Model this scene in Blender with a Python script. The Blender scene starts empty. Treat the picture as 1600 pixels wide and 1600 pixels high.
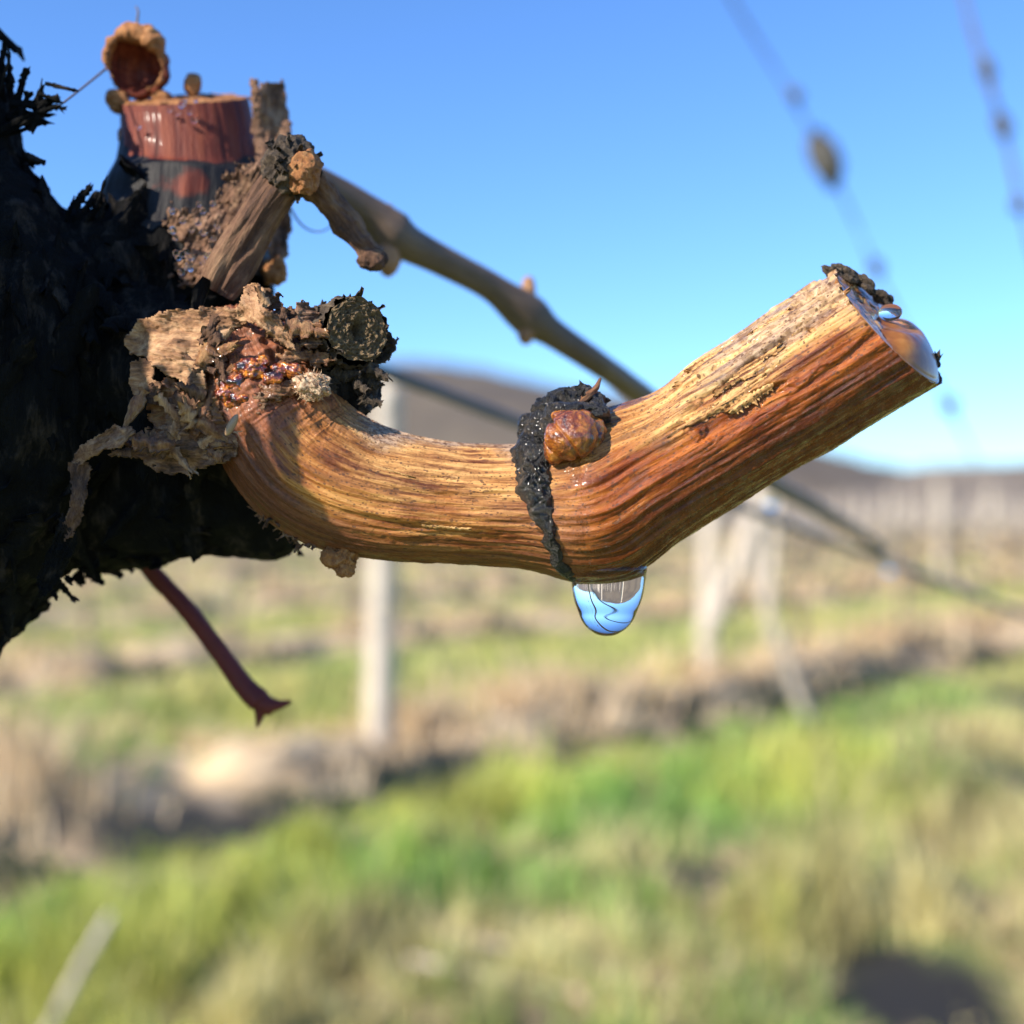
import bpy, math, random
import numpy as np
from mathutils import Vector

R = math.radians
sc = bpy.context.scene
col = sc.collection
random.seed(4)
rs = np.random.RandomState(11)

# ------------------------------------------------------------------ camera, sky, sun, exposure
F = 1911.0                      # focal length in pixels of a 1600 px frame
FY = 0.120                      # distance of the pruned spur
cam = bpy.data.cameras.new('camera')
cam.sensor_width = 36.0
cam.lens = 36.0 * F / 1600.0
cam.clip_start = 0.004
cam.clip_end = 3000.0
cam.dof.use_dof = True
cam.dof.focus_distance = 0.1145
cam.dof.aperture_fstop = cam.lens / 2.8
camo = bpy.data.objects.new('camera', cam)
camo.rotation_euler = (R(90), 0, 0)
col.objects.link(camo)
sc.camera = camo

SUN = Vector((-0.66, -0.52, 0.52)).normalized()
elev = math.asin(SUN.z)
azim = math.atan2(SUN.x, SUN.y)
w = bpy.data.worlds.new('World')
sc.world = w
w.use_nodes = True
nt = w.node_tree
bg = nt.nodes['Background']
sky = nt.nodes.new('ShaderNodeTexSky')
sky.sky_type = 'NISHITA'
sky.sun_disc = False
sky.sun_elevation = elev
sky.sun_rotation = azim % (2 * math.pi)
sky.altitude = 200
sky.air_density = 1.0
sky.dust_density = 0.15
sky.ozone_density = 3.0
tn = nt.nodes.new('ShaderNodeMix')
tn.data_type = 'RGBA'; tn.blend_type = 'MULTIPLY'
tn.inputs[0].default_value = 1.0
tn.inputs[7].default_value = (.66, .95, 1.34, 1)
nt.links.new(sky.outputs[0], tn.inputs[6])
nt.links.new(tn.outputs[2], bg.inputs[0])
bg.inputs[1].default_value = 0.11
sl = bpy.data.lights.new('sun', 'SUN')
sl.energy = 5.0
sl.angle = R(0.5)
sl.color = (1.0, 0.91, 0.78)
so = bpy.data.objects.new('sun', sl)
so.rotation_euler = SUN.to_track_quat('Z', 'Y').to_euler()
col.objects.link(so)
sc.view_settings.view_transform = 'Standard'
sc.view_settings.look = 'None'
sc.view_settings.exposure = 0.82
sc.view_settings.gamma = 1.0
sc.render.engine = 'CYCLES'
sc.cycles.use_denoising = True
sc.cycles.max_bounces = 10
sc.cycles.transmission_bounces = 10

# ------------------------------------------------------------------ noise
_r = np.random.RandomState(7)
PERM = _r.permutation(256)
PERM = np.concatenate([PERM, PERM, PERM])
GR = _r.normal(size=(256, 3))
GR /= np.linalg.norm(GR, axis=1)[:, None]


def pn(p):
    p = np.asarray(p, float)
    i = np.floor(p).astype(int)
    f = p - i
    i &= 255
    u = f * f * f * (f * (f * 6 - 15) + 10)
    out = np.zeros(len(p))
    for dx in (0, 1):
        wx = u[:, 0] if dx else 1 - u[:, 0]
        for dy in (0, 1):
            wy = u[:, 1] if dy else 1 - u[:, 1]
            for dz in (0, 1):
                wz = u[:, 2] if dz else 1 - u[:, 2]
                h = PERM[PERM[PERM[(i[:, 0] + dx) & 255] + ((i[:, 1] + dy) & 255)] + ((i[:, 2] + dz) & 255)]
                out += wx * wy * wz * ((f - (dx, dy, dz)) * GR[h]).sum(1)
    return out * 1.5


def fbm(p, o=4, g=0.5):
    p = np.asarray(p, float)
    s = np.zeros(len(p)); a = 1.0
    for k in range(o):
        s += a * pn(p + 17.3 * k)
        p = p * 2.03
        a *= g
    return s


def ridge(p, o=3):
    p = np.asarray(p, float)
    s = np.zeros(len(p)); a = 1.0
    for k in range(o):
        s += a * (1 - 2 * np.abs(pn(p + 9.1 * k)))
        p = p * 2.1
        a *= 0.5
    return s


def sstep(a, b, x):
    t = np.clip((x - a) / (b - a), 0, 1)
    return t * t * (3 - 2 * t)


# ------------------------------------------------------------------ mesh helpers
def PX(px, py, d=0.0, Y=None):
    """a point seen near (px, py) standing d spur-pixels behind the spur, or Y metres away"""
    if Y is None:
        Y = FY + d * FY / F
    return np.array([(px - 800.0) / F * Y, Y, (800.0 - py) / F * Y])


def wloc(o):
    v = Vector((0, 0, 0))
    while o is not None:
        v = v + Vector(o.location)
        o = o.parent
    return np.array(v)


def mesh(name, V, Fs, mat, parent=None, attrs=None, smooth=True, origin=None):
    V = np.asarray(V, float)
    if parent is not None:
        org = wloc(parent); loc = (0, 0, 0)
    else:
        org = V.mean(0) if origin is None else np.asarray(origin, float)
        loc = tuple(org)
    me = bpy.data.meshes.new(name)
    if not isinstance(Fs, (list, tuple)):
        Fs = [Fs]
    Fs = [np.asarray(f, np.int32) for f in Fs if len(f)]
    loops = np.concatenate([f.ravel() for f in Fs])
    tot = np.concatenate([np.full(len(f), f.shape[1], np.int32) for f in Fs])
    st = np.concatenate([[0], np.cumsum(tot)[:-1]]).astype(np.int32)
    me.vertices.add(len(V)); me.vertices.foreach_set('co', (V - org).astype(np.float32).ravel())
    me.loops.add(len(loops)); me.loops.foreach_set('vertex_index', loops)
    me.polygons.add(len(tot)); me.polygons.foreach_set('loop_start', st)
    me.polygons.foreach_set('loop_total', tot)
    me.polygons.foreach_set('use_smooth', np.full(len(tot), smooth))
    for k, a in (attrs or {}).items():
        a = np.asarray(a, np.float32)
        if a.ndim == 1:
            at = me.attributes.new(k, 'FLOAT', 'POINT'); at.data.foreach_set('value', a)
        else:
            at = me.attributes.new(k, 'FLOAT_VECTOR', 'POINT'); at.data.foreach_set('vector', a.ravel())
    me.update(calc_edges=True)
    me.validate()
    if mat:
        me.materials.append(mat)
    o = bpy.data.objects.new(name, me)
    o.location = loc
    if parent is not None:
        o.parent = parent
    col.objects.link(o)
    return o


class Bag:
    """several shells collected into one mesh"""
    def __init__(s):
        s.V = []; s.Q = []; s.T = []; s.A = []; s.n = 0

    def add(s, V, Q=None, T=None, rest=None):
        V = np.asarray(V, float)
        s.V.append(V)
        if Q is not None and len(Q): s.Q.append(np.asarray(Q) + s.n)
        if T is not None and len(T): s.T.append(np.asarray(T) + s.n)
        s.A.append(V * 1000 if rest is None else rest)
        s.n += len(V)
        return s

    def build(s, name, mat, parent=None, extra=None, **k):
        Fs = []
        if s.Q: Fs.append(np.concatenate(s.Q))
        if s.T: Fs.append(np.concatenate(s.T))
        at = {'rest': np.concatenate(s.A)}
        at.update(extra or {})
        return mesh(name, np.concatenate(s.V), Fs, mat, parent, at, **k)


def thing(name, label, cat, loc, group=None):
    o = bpy.data.objects.new(name, None)
    o.empty_display_size = 0.02
    col.objects.link(o)
    o.location = tuple(loc)
    tag(o, label, cat, group)
    return o


def tag(o, label, cat=None, group=None, kind=None):
    if label: o['label'] = label
    if cat: o['category'] = cat
    if group: o['group'] = group
    if kind: o['kind'] = kind
    return o


def catmull(P, n):
    P = np.asarray(P, float)
    Q = np.vstack([2 * P[0] - P[1], P, 2 * P[-1] - P[-2]])
    m = 24
    out = []
    for k in range(len(P) - 1):
        p0, p1, p2, p3 = Q[k:k + 4]
        t = np.linspace(0, 1, m, endpoint=False)[:, None]
        out.append(0.5 * ((2 * p1) + (-p0 + p2) * t + (2 * p0 - 5 * p1 + 4 * p2 - p3) * t ** 2 + (-p0 + 3 * p1 - 3 * p2 + p3) * t ** 3))
    out.append(P[-1:])
    C = np.vstack(out)
    L = np.concatenate([[0], np.cumsum(np.linalg.norm(np.diff(C[:, :3], axis=0), axis=1))])
    s = np.linspace(0, L[-1], n)
    return np.stack([np.interp(s, L, C[:, j]) for j in range(C.shape[1])], 1), s


def sweep(path, nu, nv, disp=None, ref=(0, -1, 0), caps=True, flat=1.0):
    """path rows: x y z r (metres). returns V, quads, tris, rest(mm), info"""
    C, s = catmull(path, nv)
    P = C[:, :3]; r = C[:, 3]
    T = np.gradient(P, axis=0)
    T /= np.linalg.norm(T, axis=1)[:, None] + 1e-12
    N = np.zeros_like(P)
    n = np.array(ref, float)
    for k in range(nv):
        n = n - T[k] * n.dot(T[k])
        n /= np.linalg.norm(n) + 1e-12
        N[k] = n
    B = np.cross(T, N)
    a = np.linspace(0, 2 * np.pi, nu, endpoint=False)
    A, S = np.meshgrid(a, s)
    Dr = np.cos(A)[..., None] * N[:, None] + np.sin(A)[..., None] * B[:, None] * flat
    rm = float(np.mean(r)) * 1000
    rest = np.stack([rm * np.cos(A), rm * np.sin(A), S * 1000], -1).reshape(-1, 3)
    rad = np.repeat(r[:, None], nu, 1).reshape(-1)
    D = Dr.reshape(-1, 3)
    base = np.repeat(P[:, None], nu, 1).reshape(-1, 3)
    if disp is not None:
        rad = rad + disp(A.ravel(), S.ravel(), rest, base + D * rad[:, None])
    V = base + D * rad[:, None]
    i = np.arange(nv - 1)[:, None] * nu; j = np.arange(nu)[None]; j2 = (j + 1) % nu
    Q = np.stack([i + j, i + j2, i + nu + j2, i + nu + j], -1).reshape(-1, 4)
    tris = np.zeros((0, 3), int)
    if caps:
        V = np.vstack([V, P[0] - T[0] * r[0] * 0.15, P[-1] + T[-1] * r[-1] * 0.15])
        rest = np.vstack([rest, rest[:nu].mean(0), rest[-nu:].mean(0)])
        c0 = nu * nv; e = (nv - 1) * nu
        jj = np.arange(nu); jn = (jj + 1) % nu
        tris = np.vstack([np.stack([jn, jj, np.full(nu, c0)], 1), np.stack([e + jj, e + jn, np.full(nu, c0 + 1)], 1)])
    return V, Q, tris, rest, dict(P=P, T=T, N=N, B=B, s=s, r=r)


def pxpath(rows):
    """rows of px, py, d, r(px) -> world"""
    out = []
    for px, py, d, r in rows:
        p = PX(px, py, d)
        out.append([*p, r * p[1] / F])
    return np.array(out)


def ball(c, r, nu=48, nv=32, amp=0.0, freq=1.0, seed=0, axes=(1, 1, 1), rot=None, oct=3, sharp=False):
    """noisy ellipsoid. r metres, freq per millimetre"""
    th = np.linspace(0.001, np.pi - 0.001, nv); ph = np.linspace(0, 2 * np.pi, nu, endpoint=False)
    A, B = np.meshgrid(ph, th)
    D = np.stack([np.sin(B) * np.cos(A), np.sin(B) * np.sin(A), np.cos(B)], -1).reshape(-1, 3)
    V = D * np.array(axes) * r
    if amp:
        q = V * 1000 * freq + seed * 3.7
        nn = ridge(q, oct) if sharp else fbm(q, oct)
        V = V * (1 + amp * nn)[:, None]
    if rot is not None:
        V = V @ np.array(rot).T
    i = np.arange(nv - 1)[:, None] * nu; j = np.arange(nu)[None]; j2 = (j + 1) % nu
    Q = np.stack([i + nu + j, i + nu + j2, i + j2, i + j], -1).reshape(-1, 4)
    jj = np.arange(nu); jn = (jj + 1) % nu
    V = np.vstack([V, V[:nu].mean(0), V[-nu:].mean(0)])
    n0 = nu * nv; e = (nv - 1) * nu
    T = np.vstack([np.stack([jj, jn, np.full(nu, n0)], 1), np.stack([e + jn, e + jj, np.full(nu, n0 + 1)], 1)])
    return V + np.asarray(c), Q, T


def inpoly(x, y, poly):
    poly = np.asarray(poly, float)
    ins = np.zeros(x.shape, bool)
    n = len(poly)
    for k in range(n):
        x1, y1 = poly[k]; x2, y2 = poly[(k + 1) % n]
        c = ((y1 > y) != (y2 > y)) & (x < (x2 - x1) * (y - y1) / (y2 - y1 + 1e-9) + x1)
        ins ^= c
    return ins


def plate(poly, ctrl, thick, seed=0, step=2.0, amp=4.0, ang=0.0, rag=5.0, fib=(0.25, 0.03)):
    """a bark plate: outline in pixels, depth through control points (px, py, d), solid, ragged rim"""
    poly = np.asarray(poly, float)
    x0, y0 = poly.min(0) - 8; x1, y1 = poly.max(0) + 8
    nx = int((x1 - x0) / step) + 1; ny = int((y1 - y0) / step) + 1
    gx, gy = np.meshgrid(x0 + np.arange(nx) * step, y0 + np.arange(ny) * step)
    cx = (gx[:-1, :-1] + step / 2).ravel(); cy = (gy[:-1, :-1] + step / 2).ravel()
    z = np.zeros_like(cx)
    jx = cx + rag * fbm(np.stack([cx * .07, cy * .07, z + seed], 1), 3)
    jy = cy + rag * fbm(np.stack([cx * .07, cy * .07, z + seed + 31], 1), 3)
    ok = inpoly(jx, jy, poly).reshape(ny - 1, nx - 1)
    c = np.asarray(ctrl, float)
    X = gx.ravel(); Y = gy.ravel()
    dd = (X[:, None] - c[:, 0]) ** 2 + (Y[:, None] - c[:, 1]) ** 2 + 60.0
    wt = 1 / dd ** 1.5
    dep = (wt * c[:, 2]).sum(1) / wt.sum(1)
    ca, sa = math.cos(R(ang)), math.sin(R(ang))
    u = X * ca + Y * sa; v = -X * sa + Y * ca
    n1 = ridge(np.stack([v * fib[0], u * fib[1], np.full_like(u, seed)], 1), 2)
    n2 = fbm(np.stack([X * .03, Y * .03, np.full_like(u, seed + 5.)], 1), 4)
    dep = dep + amp * (0.45 * n1 + n2)
    X = X + 1.2 * fbm(np.stack([gx.ravel() * .2, gy.ravel() * .2, np.full_like(u, seed + 8.)], 1), 2)
    Yd = FY + dep * FY / F
    fr = np.stack([(X - 800) / F * Yd, Yd, (800 - Y) / F * Yd], 1)
    bk = fr + np.array([0, thick * FY / F, 0]) * (0.7 + 0.6 * np.abs(n2))[:, None]
    rest = np.stack([v, dep, u], 1) * 0.0628
    idx = np.arange(nx * ny).reshape(ny, nx)
    a, b, cc, d = idx[:-1, :-1][ok], idx[:-1, 1:][ok], idx[1:, 1:][ok], idx[1:, :-1][ok]
    N = nx * ny
    Q = [np.stack([a, d, cc, b], 1), np.stack([a, b, cc, d], 1) + N]
    pad = np.pad(ok, 1)
    def rim(sh, p, q):
        m = ok & ~pad[1 + sh[0]:ny + sh[0], 1 + sh[1]:nx + sh[1]]
        p = p[m]; q = q[m]
        Q.append(np.stack([p, q, q + N, p + N], 1))
    I = idx
    rim((-1, 0), I[:-1, :-1], I[:-1, 1:])
    rim((1, 0), I[1:, 1:], I[1:, :-1])
    rim((0, -1), I[1:, :-1], I[:-1, :-1])
    rim((0, 1), I[:-1, 1:], I[1:, 1:])
    Q = np.concatenate(Q)
    V = np.vstack([fr, bk]); rest = np.vstack([rest, rest + [0, thick * .0628, 0]])
    used, inv = np.unique(Q.ravel(), return_inverse=True)
    return V[used], inv.reshape(-1, 4), None, rest[used]


def strip(c, ax, nrm, L, W, curl, seed, th=0.00025, nu=5, nv=12):
    """a small ragged bark flake lifting off a surface"""
    ax = ax / np.linalg.norm(ax); nrm = nrm - ax * nrm.dot(ax); nrm /= np.linalg.norm(nrm) + 1e-9
    sd = np.cross(ax, nrm)
    u = np.linspace(-1, 1, nu); v = np.linspace(0, 1, nv)
    Uu, Vv = np.meshgrid(u, v)
    rr = np.random.RandomState(seed)
    wv = W * (0.35 + 0.65 * np.abs(np.sin(np.linspace(0.5, 2.9, nv) + rr.rand())) ** .6) * (1 + .25 * rr.randn(nv))
    x = Uu * wv[:, None] * .5
    y = Vv * L + rr.randn(nv, nu) * L * .012
    y[-1] += rr.randn(nu) * L * .08
    z = curl * L * Vv ** 2 + 0.35 * W * (1 - Uu ** 2) + rr.randn(nv, nu) * W * .05
    P = c + x[..., None] * sd + y[..., None] * ax + z[..., None] * nrm
    P = P.reshape(-1, 3)
    V = np.vstack([P, P - nrm * th])
    i = np.arange(nv - 1)[:, None] * nu; j = np.arange(nu - 1)[None]
    Q = np.stack([i + j, i + j + 1, i + nu + j + 1, i + nu + j], -1).reshape(-1, 4)
    N = nu * nv
    bnd = []
    for k in range(nv - 1):
        bnd += [[k * nu, (k + 1) * nu], [(k + 1) * nu + nu - 1, k * nu + nu - 1]]
    for k in range(nu - 1):
        bnd += [[k + 1, k], [(nv - 1) * nu + k, (nv - 1) * nu + k + 1]]
    bnd = np.array(bnd)
    Q = np.vstack([Q, Q[:, ::-1] + N, np.stack([bnd[:, 1], bnd[:, 0], bnd[:, 0] + N, bnd[:, 1] + N], 1)])
    return V, Q


# ------------------------------------------------------------------ materials
class M:
    def __init__(s, name, rough=0.6, **k):
        s.m = bpy.data.materials.new(name)
        s.m.use_nodes = True
        s.t = s.m.node_tree
        s.p = s.t.nodes['Principled BSDF']
        s.p.inputs['Roughness'].default_value = rough
        for kk, v in k.items():
            s.p.inputs[kk.replace('_', ' ')].default_value = v

    def n(s, typ, **k):
        nd = s.t.nodes.new(typ)
        for kk, v in k.items():
            setattr(nd, kk, v)
        return nd

    def l(s, a, b):
        s.t.links.new(a, b)

    def coords(s, attr='rest', scale=(1, 1, 1)):
        if attr == 'object':
            a = s.n('ShaderNodeTexCoord').outputs['Object']
        else:
            a = s.n('ShaderNodeAttribute', attribute_name=attr).outputs['Vector']
        mp = s.n('ShaderNodeMapping')
        mp.inputs['Scale'].default_value = scale
        s.l(a, mp.inputs['Vector'])
        return mp.outputs[0]

    def noise(s, vec, sc_, det=5, rough=.6, dist=0):
        nd = s.n('ShaderNodeTexNoise')
        nd.inputs['Scale'].default_value = sc_
        nd.inputs['Detail'].default_value = det
        nd.inputs['Roughness'].default_value = rough
        nd.inputs['Distortion'].default_value = dist
        s.l(vec, nd.inputs['Vector'])
        return nd.outputs[0]

    def voro(s, vec, sc_):
        nd = s.n('ShaderNodeTexVoronoi')
        nd.inputs['Scale'].default_value = sc_
        s.l(vec, nd.inputs['Vector'])
        return nd.outputs['Distance'], nd.outputs['Color']

    def ramp(s, fac, stops):
        nd = s.n('ShaderNodeValToRGB')
        el = nd.color_ramp.elements
        while len(el) > 1: el.remove(el[-1])
        for k, (p, c) in enumerate(stops):
            e = el[0] if k == 0 else el.new(p)
            e.position = p
            c = (c, c, c) if not isinstance(c, tuple) else c
            e.color = (*c, 1)
        s.l(fac, nd.inputs[0])
        return nd.outputs[0]

    def mix(s, fac, a, b, mode='MIX'):
        nd = s.n('ShaderNodeMix', data_type='RGBA', blend_type=mode)
        for sock, v in ((nd.inputs[0], fac), (nd.inputs[6], a), (nd.inputs[7], b)):
            if isinstance(v, (int, float)): sock.default_value = v
            elif isinstance(v, tuple): sock.default_value = (*v, 1)
            else: s.l(v, sock)
        return nd.outputs[2]

    def math(s, op, a, b=0.0):
        nd = s.n('ShaderNodeMath', operation=op)
        for k, v in ((0, a), (1, b)):
            if isinstance(v, (int, float)): nd.inputs[k].default_value = v
            else: s.l(v, nd.inputs[k])
        return nd.outputs[0]

    def fattr(s, name):
        return s.n('ShaderNodeAttribute', attribute_name=name).outputs['Fac']

    def base(s, c):
        if isinstance(c, tuple): s.p.inputs['Base Color'].default_value = (*c, 1)
        else: s.l(c, s.p.inputs['Base Color'])

    def bump(s, h, dist, strength=1.0, prev=None):
        b = s.n('ShaderNodeBump')
        b.inputs['Distance'].default_value = dist
        b.inputs['Strength'].default_value = strength
        s.l(h, b.inputs['Height'])
        if prev is not None: s.l(prev, b.inputs['Normal'])
        s.l(b.outputs[0], s.p.inputs['Normal'])
        return b.outputs[0]


def mat_cane():
    m = M('wet_cane_bark', 0.42)
    v = m.coords(scale=(1, 1, .07))
    vi = m.coords(scale=(1, 1, 1))
    vm = m.coords(scale=(1, 1, .35))
    f1 = m.noise(v, 1.7, 8, .7, .25)
    f2 = m.noise(vm, .35, 4, .6)
    f3 = m.noise(vi, 3.2, 5, .7)
    c = m.ramp(f1, [(.36, (.045, .012, .004)), (.44, (.16, .046, .010)), (.52, (.36, .135, .027)), (.63, (.64, .36, .12))])
    c2 = m.ramp(f2, [(.40, (.15, .036, .008)), (.60, (.52, .24, .060))])
    c = m.mix(.38, c, c2)
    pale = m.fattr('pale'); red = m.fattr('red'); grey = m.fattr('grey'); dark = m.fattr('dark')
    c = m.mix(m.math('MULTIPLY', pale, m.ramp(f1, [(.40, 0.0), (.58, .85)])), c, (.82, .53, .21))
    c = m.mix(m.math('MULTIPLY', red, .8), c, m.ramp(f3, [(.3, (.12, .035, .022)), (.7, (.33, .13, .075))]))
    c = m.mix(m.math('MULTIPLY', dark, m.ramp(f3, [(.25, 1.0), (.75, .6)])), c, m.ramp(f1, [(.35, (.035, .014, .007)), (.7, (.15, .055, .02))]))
    c = m.mix(m.fattr('amber'), c, (.86, .47, .13), 'MULTIPLY')
    gs = m.ramp(m.noise(m.coords(scale=(1, 1, .5)), 2.6, 3, .6), [(.44, 0.0), (.53, 1.0)])
    c = m.mix(m.math('MULTIPLY', grey, .65), c, m.mix(gs, (.45, .34, .25), (.15, .11, .085)))
    d, cc = m.voro(m.coords(scale=(1, 1, .55)), 2.6)
    thr = m.math('MULTIPLY', m.noise(vi, .9, 4), .58)
    sp = m.math('LESS_THAN', d, m.math('SUBTRACT', thr, .10))
    d2, _ = m.voro(m.coords(scale=(1, 1, .5)), 4.4)
    sp2 = m.math('LESS_THAN', d2, m.math('SUBTRACT', m.math('MULTIPLY', f2, .62), .10))
    d3, c3_ = m.voro(m.coords(scale=(1, 1, .4)), 1.15)
    sp3 = m.math('LESS_THAN', d3, m.math('SUBTRACT', m.math('MULTIPLY', f3, .7), .23))
    sp = m.math('MAXIMUM', m.math('MULTIPLY', sp, .8), m.math('MULTIPLY', sp2, .55))
    sp = m.math('MAXIMUM', m.math('MULTIPLY', sp3, .7), sp)
    c = m.mix(sp, c, (.085, .036, .016))
    m.base(c)
    wet = m.fattr('wet')
    rr = m.math('SUBTRACT', .58, m.math('MULTIPLY', wet, .34))
    m.l(m.math('ADD', rr, m.math('MULTIPLY', m.math('SUBTRACT', f3, .5), .5)), m.p.inputs['Roughness'])
    m.l(m.math('MULTIPLY', wet, m.ramp(m.noise(vi, .9, 4), [(.42, .0), (.60, .8)])), m.p.inputs['Coat Weight'])
    m.p.inputs['Coat Roughness'].default_value = .08
    m.p.inputs['Coat IOR'].default_value = 1.35
    m.p.inputs['Specular IOR Level'].default_value = .28
    h = m.math('ADD', m.math('MULTIPLY', f1, 1.0), m.math('MULTIPLY', f3, .35))
    h = m.math('SUBTRACT', h, m.math('MULTIPLY', sp, .25))
    m.bump(h, .00030, .75)
    return m.m


def mat_bark(name, stops, sc_=1.0, rough=.8, wetness=0.0, bump=.0006, aniso=.25, streak=None):
    m = M(name, rough)
    v = m.coords(scale=(1, 1, aniso)); vi = m.coords()
    a = m.noise(v, .9 * sc_, 8, .72, .3)
    b = m.noise(vi, .28 * sc_, 5, .6)
    c = m.ramp(m.math('ADD', m.math('MULTIPLY', a, .65), m.math('MULTIPLY', b, .35)), stops)
    fine = m.noise(v, 5 * sc_, 4, .7)
    c = m.mix(.5, c, m.ramp(fine, [(.3, .25), (.7, 1.0)]), 'MULTIPLY')
    if streak:
        c = m.mix(m.ramp(m.noise(vi, .13, 4), [(.48, 0.0), (.58, .8)]), c, streak)
    m.base(c)
    if wetness:
        m.p.inputs['Coat Weight'].default_value = wetness
        m.p.inputs['Coat Roughness'].default_value = .1
        m.l(m.ramp(b, [(.35, max(rough - .35, .1)), (.65, rough)]), m.p.inputs['Roughness'])
    m.bump(m.math('ADD', a, m.math('MULTIPLY', fine, .4)), bump, .9)
    return m.m


MAT = {}
MAT['cane'] = mat_cane()
MAT['trunk'] = mat_bark('black_trunk_bark', [(.36, (.002, .002, .002)), (.52, (.006, .0055, .005)), (.66, (.075, .055, .042))], .6, .85, bump=.0012)
MAT['trunk'].node_tree.nodes['Principled BSDF'].inputs['Specular IOR Level'].default_value = .15
MAT['tan'] = mat_bark('tan_bark_plate', [(.36, (.08, .032, .012)), (.47, (.38, .185, .08)), (.60, (.68, .41, .21))], 1.3, .75, bump=.0004, aniso=.15)
MAT['ochre'] = mat_bark('ochre_bark', [(.36, (.05, .016, .007)), (.5, (.28, .11, .035)), (.62, (.52, .28, .11))], 1.2, .7, .2, bump=.0006, aniso=.4)
MAT['greytan'] = mat_bark('weathered_bark', [(.36, (.045, .026, .016)), (.5, (.29, .145, .08)), (.62, (.56, .34, .20))], 1.5, .85, bump=.0006, aniso=.3)
MAT['brown'] = mat_bark('brown_rolled_bark', [(.36, (.035, .014, .008)), (.5, (.16, .075, .038)), (.66, (.36, .21, .11))], 1.4, .85, 0, bump=.0006, aniso=.12)
MAT['black'] = mat_bark('black_node_bark', [(.42, (.004, .004, .003)), (.54, (.022, .017, .012)), (.66, (.16, .115, .075))], 1.5, .6, .35, bump=.0006, aniso=1.0)
MAT['grey'] = mat_bark('dark_stub_bark', [(.36, (.010, .007, .005)), (.5, (.065, .042, .025)), (.64, (.20, .14, .085))], 1.6, .8, bump=.0006, aniso=.5)
MAT['scrap'] = mat_bark('orange_bark_scrap', [(.33, (.14, .04, .012)), (.5, (.46, .18, .05)), (.66, (.68, .36, .14))], 1.8, .7, bump=.0005, aniso=.7)
MAT['knot'] = mat_bark('grey_green_knot', [(.3, (.05, .045, .04)), (.7, (.12, .11, .09))], .8, .8, bump=.0003)
MAT['redstalk'] = mat_bark('dark_red_stalk', [(.3, (.10, .008, .008)), (.7, (.17, .018, .014))], .8, .7, bump=.0001)
MAT['farcane'] = mat_bark('grey_brown_cane', [(.3, (.10, .06, .04)), (.7, (.21, .14, .09))], .5, .6, bump=.0002)
MAT['budor'] = mat_bark('orange_bud', [(.3, (.30, .13, .05)), (.7, (.48, .26, .12))], .8, .6, bump=.0002, aniso=1)


def mat_stump():
    m = M('stripped_stump_wood', .62)
    v = m.coords(scale=(1, 1, .1)); vi = m.coords()
    a = m.noise(v, 1.0, 6, .65); b = m.noise(vi, .22, 5, .6)
    red = m.ramp(a, [(.3, (.05, .008, .004)), (.5, (.13, .020, .009)), (.7, (.24, .055, .02))])
    blk = m.ramp(a, [(.35, (.004, .004, .005)), (.65, (.022, .018, .016))])
    bare = m.fattr('bare')  # stripped wood mask; on the stump also painted sun patch and shadow
    f = m.math('ADD', bare, m.math('MULTIPLY', m.math('SUBTRACT', b, .5), 1.6))
    c = m.mix(m.ramp(f, [(.34, 0.0), (.62, 1.0)]), blk, red)
    m.base(c)
    m.p.inputs['Coat Weight'].default_value = .03
    m.p.inputs['Specular IOR Level'].default_value = .3
    m.p.inputs['Coat Roughness'].default_value = .1
    m.bump(m.math('ADD', a, m.math('MULTIPLY', b, .4)), .0005, .8)
    return m.m


MAT['stump'] = mat_stump()


def mat_glass(name, colr, rough=0.0, ior=1.33):
    m = M(name, rough)
    m.base(colr)
    m.p.inputs['Transmission Weight'].default_value = 1.0
    m.p.inputs['IOR'].default_value = ior
    return m.m


MAT['water'] = mat_glass('clear_sap_water', (1, 1, 1))
MAT['sap'] = mat_glass('amber_sap', (.96, .78, .50), 0.0, 1.36)
m = M('dark_resin', .12)
vi = m.coords()
m.base(m.ramp(m.noise(vi, 1.1, 4), [(.38, (.012, .003, .002)), (.5, (.16, .022, .004)), (.64, (.60, .20, .02))]))
m.p.inputs['Coat Weight'].default_value = 1.0
m.p.inputs['Coat Roughness'].default_value = .04
m.bump(m.noise(vi, 2.4, 3), .0004, .6)
MAT['resin'] = m.m
m = M('amber_bud_scales', .25)
vi = m.coords()
m.base(m.ramp(m.noise(vi, .75, 5, .6, .6), [(.35, (.045, .009, .003)), (.48, (.19, .045, .006)), (.60, (.38, .13, .015)), (.74, (.46, .22, .06))]))
m.p.inputs['Coat Weight'].default_value = 1.0
m.p.inputs['Coat Roughness'].default_value = .05
m.p.inputs['Subsurface Weight'].default_value = .15
m.p.inputs['Subsurface Radius'].default_value = (.001, .0004, .0002)
m.bump(m.noise(vi, 2.0, 4), .0004, .7)
MAT['bud'] = m.m
m = M('cut_wood_face', .35)
vi = m.coords()
m.base(m.ramp(m.noise(vi, .9, 6, .7), [(.35, (.12, .045, .018)), (.5, (.34, .16, .06)), (.66, (.55, .34, .15))]))
m.p.inputs['Coat Weight'].default_value = .9
m.p.inputs['Coat Roughness'].default_value = .06
m.bump(m.noise(vi, 2.5, 5), .0003, .8)
MAT['cut'] = m.m
m = M('amber_sap_film', .35)
vi = m.coords()
m.base(m.ramp(m.noise(vi, .35, 3, .5, 0), [(.30, (.12, .035, .008)), (.5, (.25, .095, .022)), (.70, (.40, .19, .055))]))
m.p.inputs['Coat Weight'].default_value = .3
m.p.inputs['Coat Roughness'].default_value = .05
m.p.inputs['Subsurface Weight'].default_value = .15
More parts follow.
